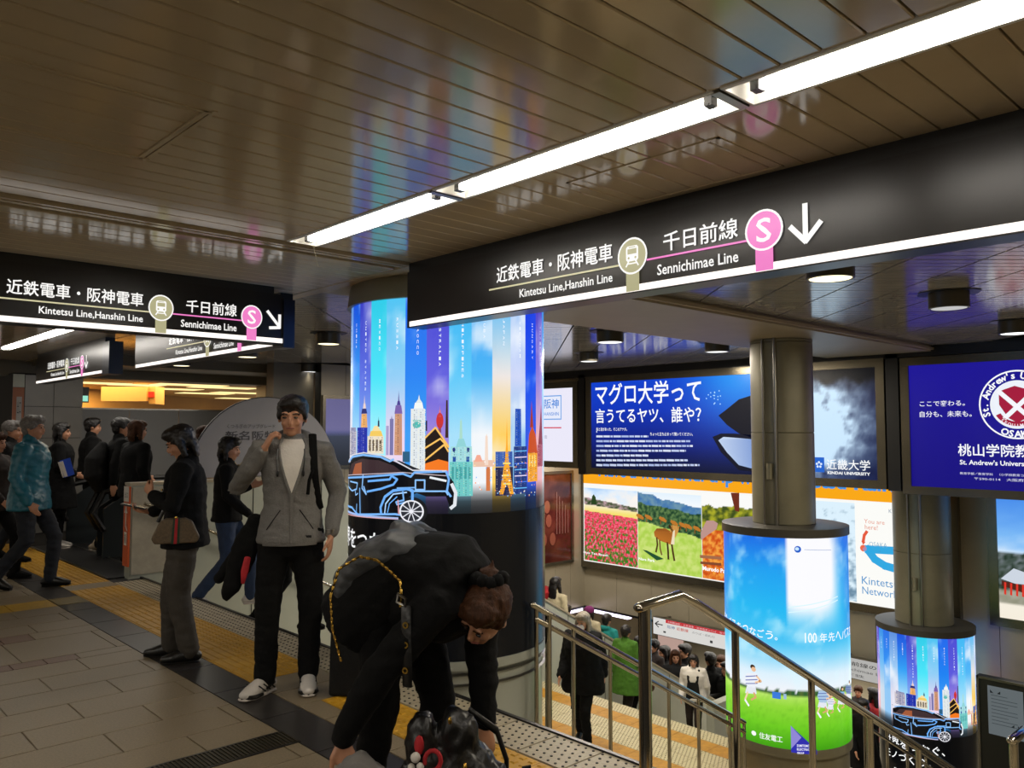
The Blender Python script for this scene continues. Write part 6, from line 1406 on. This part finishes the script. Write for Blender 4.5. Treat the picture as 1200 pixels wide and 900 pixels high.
# ------------------------------------------------------------------ people on the stairs
q = V((7.72, 6.95, ZL)); t, J, s = person('woman with long ash hair, face mask and black padded coat coming up across the landing', q.x, q.y, q.z, fc(q.x, q.y)-.35, 1.62, dict(walk(.08, .1), face=(1, -.1, -.1)), M_BLKC, M_BLKC, 'long', M_HAIRA, shoe=M_LEATH, bulk=1.46, hem=.70, legw=.95, voxel=.013, wr=.012)
hdv = J['head']; f = J['face'].normalized(); sub(t, 'face_mask', MB().ball(hdv+f*.062*s+V((0, 0, -.045)), (.05, .052, .045), 12), M_WHTC); sub(t, 'side_stripe', MB().tube([V((.07, .10, .70))*s, V((.13, .12, .49))*s, V((.10, .13, .12))*s], [(.012, .006)]*3, 6, ref=(0, 1, 0)), M_SNEAK)
def ground(x, y):
    if y > YP: return -(max(0, x-5.3))*.552
    return max(stz(x), ZF) if x < XW else ZF
def stair_person(label, px, ytop, D, facing, **kw):
    q = F0*D+RT*((px-600)/FOC*D); zt = CAM_H-(ytop-503)/FOC*D; g_ = ground(q.x, q.y); return person(label, q.x, q.y, g_, facing, (zt-g_)*1.0, **kw), q, g_
DN = 0.15
(r_, q, z_) = stair_person('person in a bright green coat going down the stairs, brown handbag in hand', 731, 729, 13.45, DN, pose=walk(.1), top=M_GREEN, bottom=M_BROWNC, hair='short', top_kind='coat', hem=.52, bulk=1.25, voxel=.015)
hb2 = thing('handbag', 'dark brown handbag carried by the person in the green coat', 'bag', (q.x, q.y, z_)); hb2.rotation_euler = (0, 0, RH)
remesh(MB().tube([(.16, -.1, .58), (.28, -.1, .57), (.40, -.1, .58)], [(.06, .09), (.07, .12), (.05, .09)], 12, ref=(0, 1, 0)), 'bag_body', mat('brown bag leather', '#3a1c12', .4, 0, .5, 25), .014, hb2, 2); sub(hb2, 'handle', MB().tube([(.2, -.1, .66), (.22, -.1, .78), (.32, -.1, .78), (.36, -.1, .66)], [.008]*4, 6), M_LEATH)
stair_person('person in a cream jacket just beyond the green coat on the stairs', 746, 741, 13.75, DN, pose=walkR(.1), top=M_CREAM, bottom=M_BLKC, hair='bob', voxel=.018)
# escalator riders
stair_person('person with very long dark hair and a red hood riding the escalator', 650, 674, 13.75, DN, pose=None, top=M_CREAM, bottom=M_BLKC, hair='long', hairm=M_HAIR, voxel=.016, hem=.8)
t = bpy.data.objects[[o.name for o in bpy.data.objects if o.get('label', '').startswith('person with very long dark')][0]]; sub(t, 'red_hood', MB().tube([(.04, .17, 1.42), (-.06, .15, 1.46), (-.10, .10, 1.40), (-.1, .12, 1.3)], [.05, .055, .05, .04], 10), M_RED)
(r_, q, z_) = stair_person('dark haired head low on the escalator behind the parapet', 663, 706, 14.6, DN, pose=None, top=M_BLKC, bottom=M_BLKC, hair='short', voxel=.018)
(r_, q, z_) = stair_person('person in a purple knit cap and cream collar on the escalator', 689, 708, 14.35, DN, pose=None, top=M_CREAM, bottom=M_BLKC, hair='bob', voxel=.016, bulk=1.2)
t, J, s = r_; hv = J['head']; capm = MB().ball(hv+V((-.015, 0, .065))*s, (.100, .092, .078), 16); sub(t, 'knit_cap', capm, M_PURP)
stair_person('person in a teal hooded jacket on the escalator', 709, 716, 14.65, DN, pose=None, top=M_TEALW, bottom=M_BLKC, hair='short', voxel=.016, bulk=1.2, top_kind='hood')
(r_, q, z_) = stair_person('woman in a white hoodie and black pinafore climbing the stairs towards the camera', 809, 762, 13.8, fc(1, .55), pose=dict(walk(.12), elL=(0, .25, 1.12)), top=M_WHTC, bottom=M_BROWNC, hair='bob', top_kind='hood', bulk=1.32, hem=.84, voxel=.014)
t, J, s = r_; sub(t, 'pinafore_front', MB().tube([V((.165, 0, .86))*s, V((.185, 0, 1.02))*s, V((.182, 0, 1.2))*s], [(.12, .02), (.11, .02), (.09, .018)], 10, ref=(0, 1, 0)), M_BLKC2)
for k in (-1, 1): sub(t, 'pinafore_strap', MB().tube([V((.19, .07*k, 1.18))*s, V((.17, .09*k, 1.32))*s, V((.06, .11*k, 1.44))*s], [(.022, .006)]*3, 8, ref=(0, 1, 0)), M_BLKC2)
# crowd in the lower hall
crowd = [(764, 745, 17.4, 'dark coated person in the lower hall just right of the tall rail post', M_BROWNC, M_HAIR), (776, 752, 18.4, 'person in black under the left half of the guidance sign', M_BLKC, M_HAIR), (788, 757, 16.6, 'person in a dark coat holding a phone left of the white hoodie', M_BLKC2, M_HAIRB),
         (829, 760, 17.0, 'dark haired person behind the white hoodie, under the sign', M_BLKC, M_HAIR), (841, 763, 17.6, 'person in a beige coat right of the white hoodie', M_BEIGEC, M_HAIRB), (848, 770, 16.7, 'dark person at the left edge of the field poster column', M_BLKC, M_HAIR), (800, 750, 18.0, 'far person in black in the lower hall behind the white hoodie', M_BLKC, M_HAIR),
         (1003, 812, 12.3, 'person in a black coat between the two poster columns', M_BLKC, M_HAIR), (1016, 800, 14.8, 'person in a red jacket between the two poster columns', M_RED, M_HAIR), (998, 797, 15.5, 'brown coated person beyond the black coat between the columns', M_BROWNC, M_HAIRB)]
for i, (px, yt, D, lb, m, hm) in enumerate(crowd):
    stair_person(lb, px, yt, D, [PI*.9, 2.6, -2.4, 1.2, -2.9][i % 5], pose=walk(.1) if i % 2 else None, top=m, bottom=M_BLKC, hair=['short', 'bob', 'long'][i % 3], hairm=hm, voxel=.02, bulk=1.15, top_kind='coat' if i % 2 else 'jacket', hem=.6 if i % 2 else .8)
lw = struct(MB().box((11.6, 7.6, -3.9), (14.2, 7.75, -2.9)).build('wall_low', MATS['grey green wall panel']))

bpy.data.scenes.remove(TS)
bpy.data.scenes.remove(TSX)
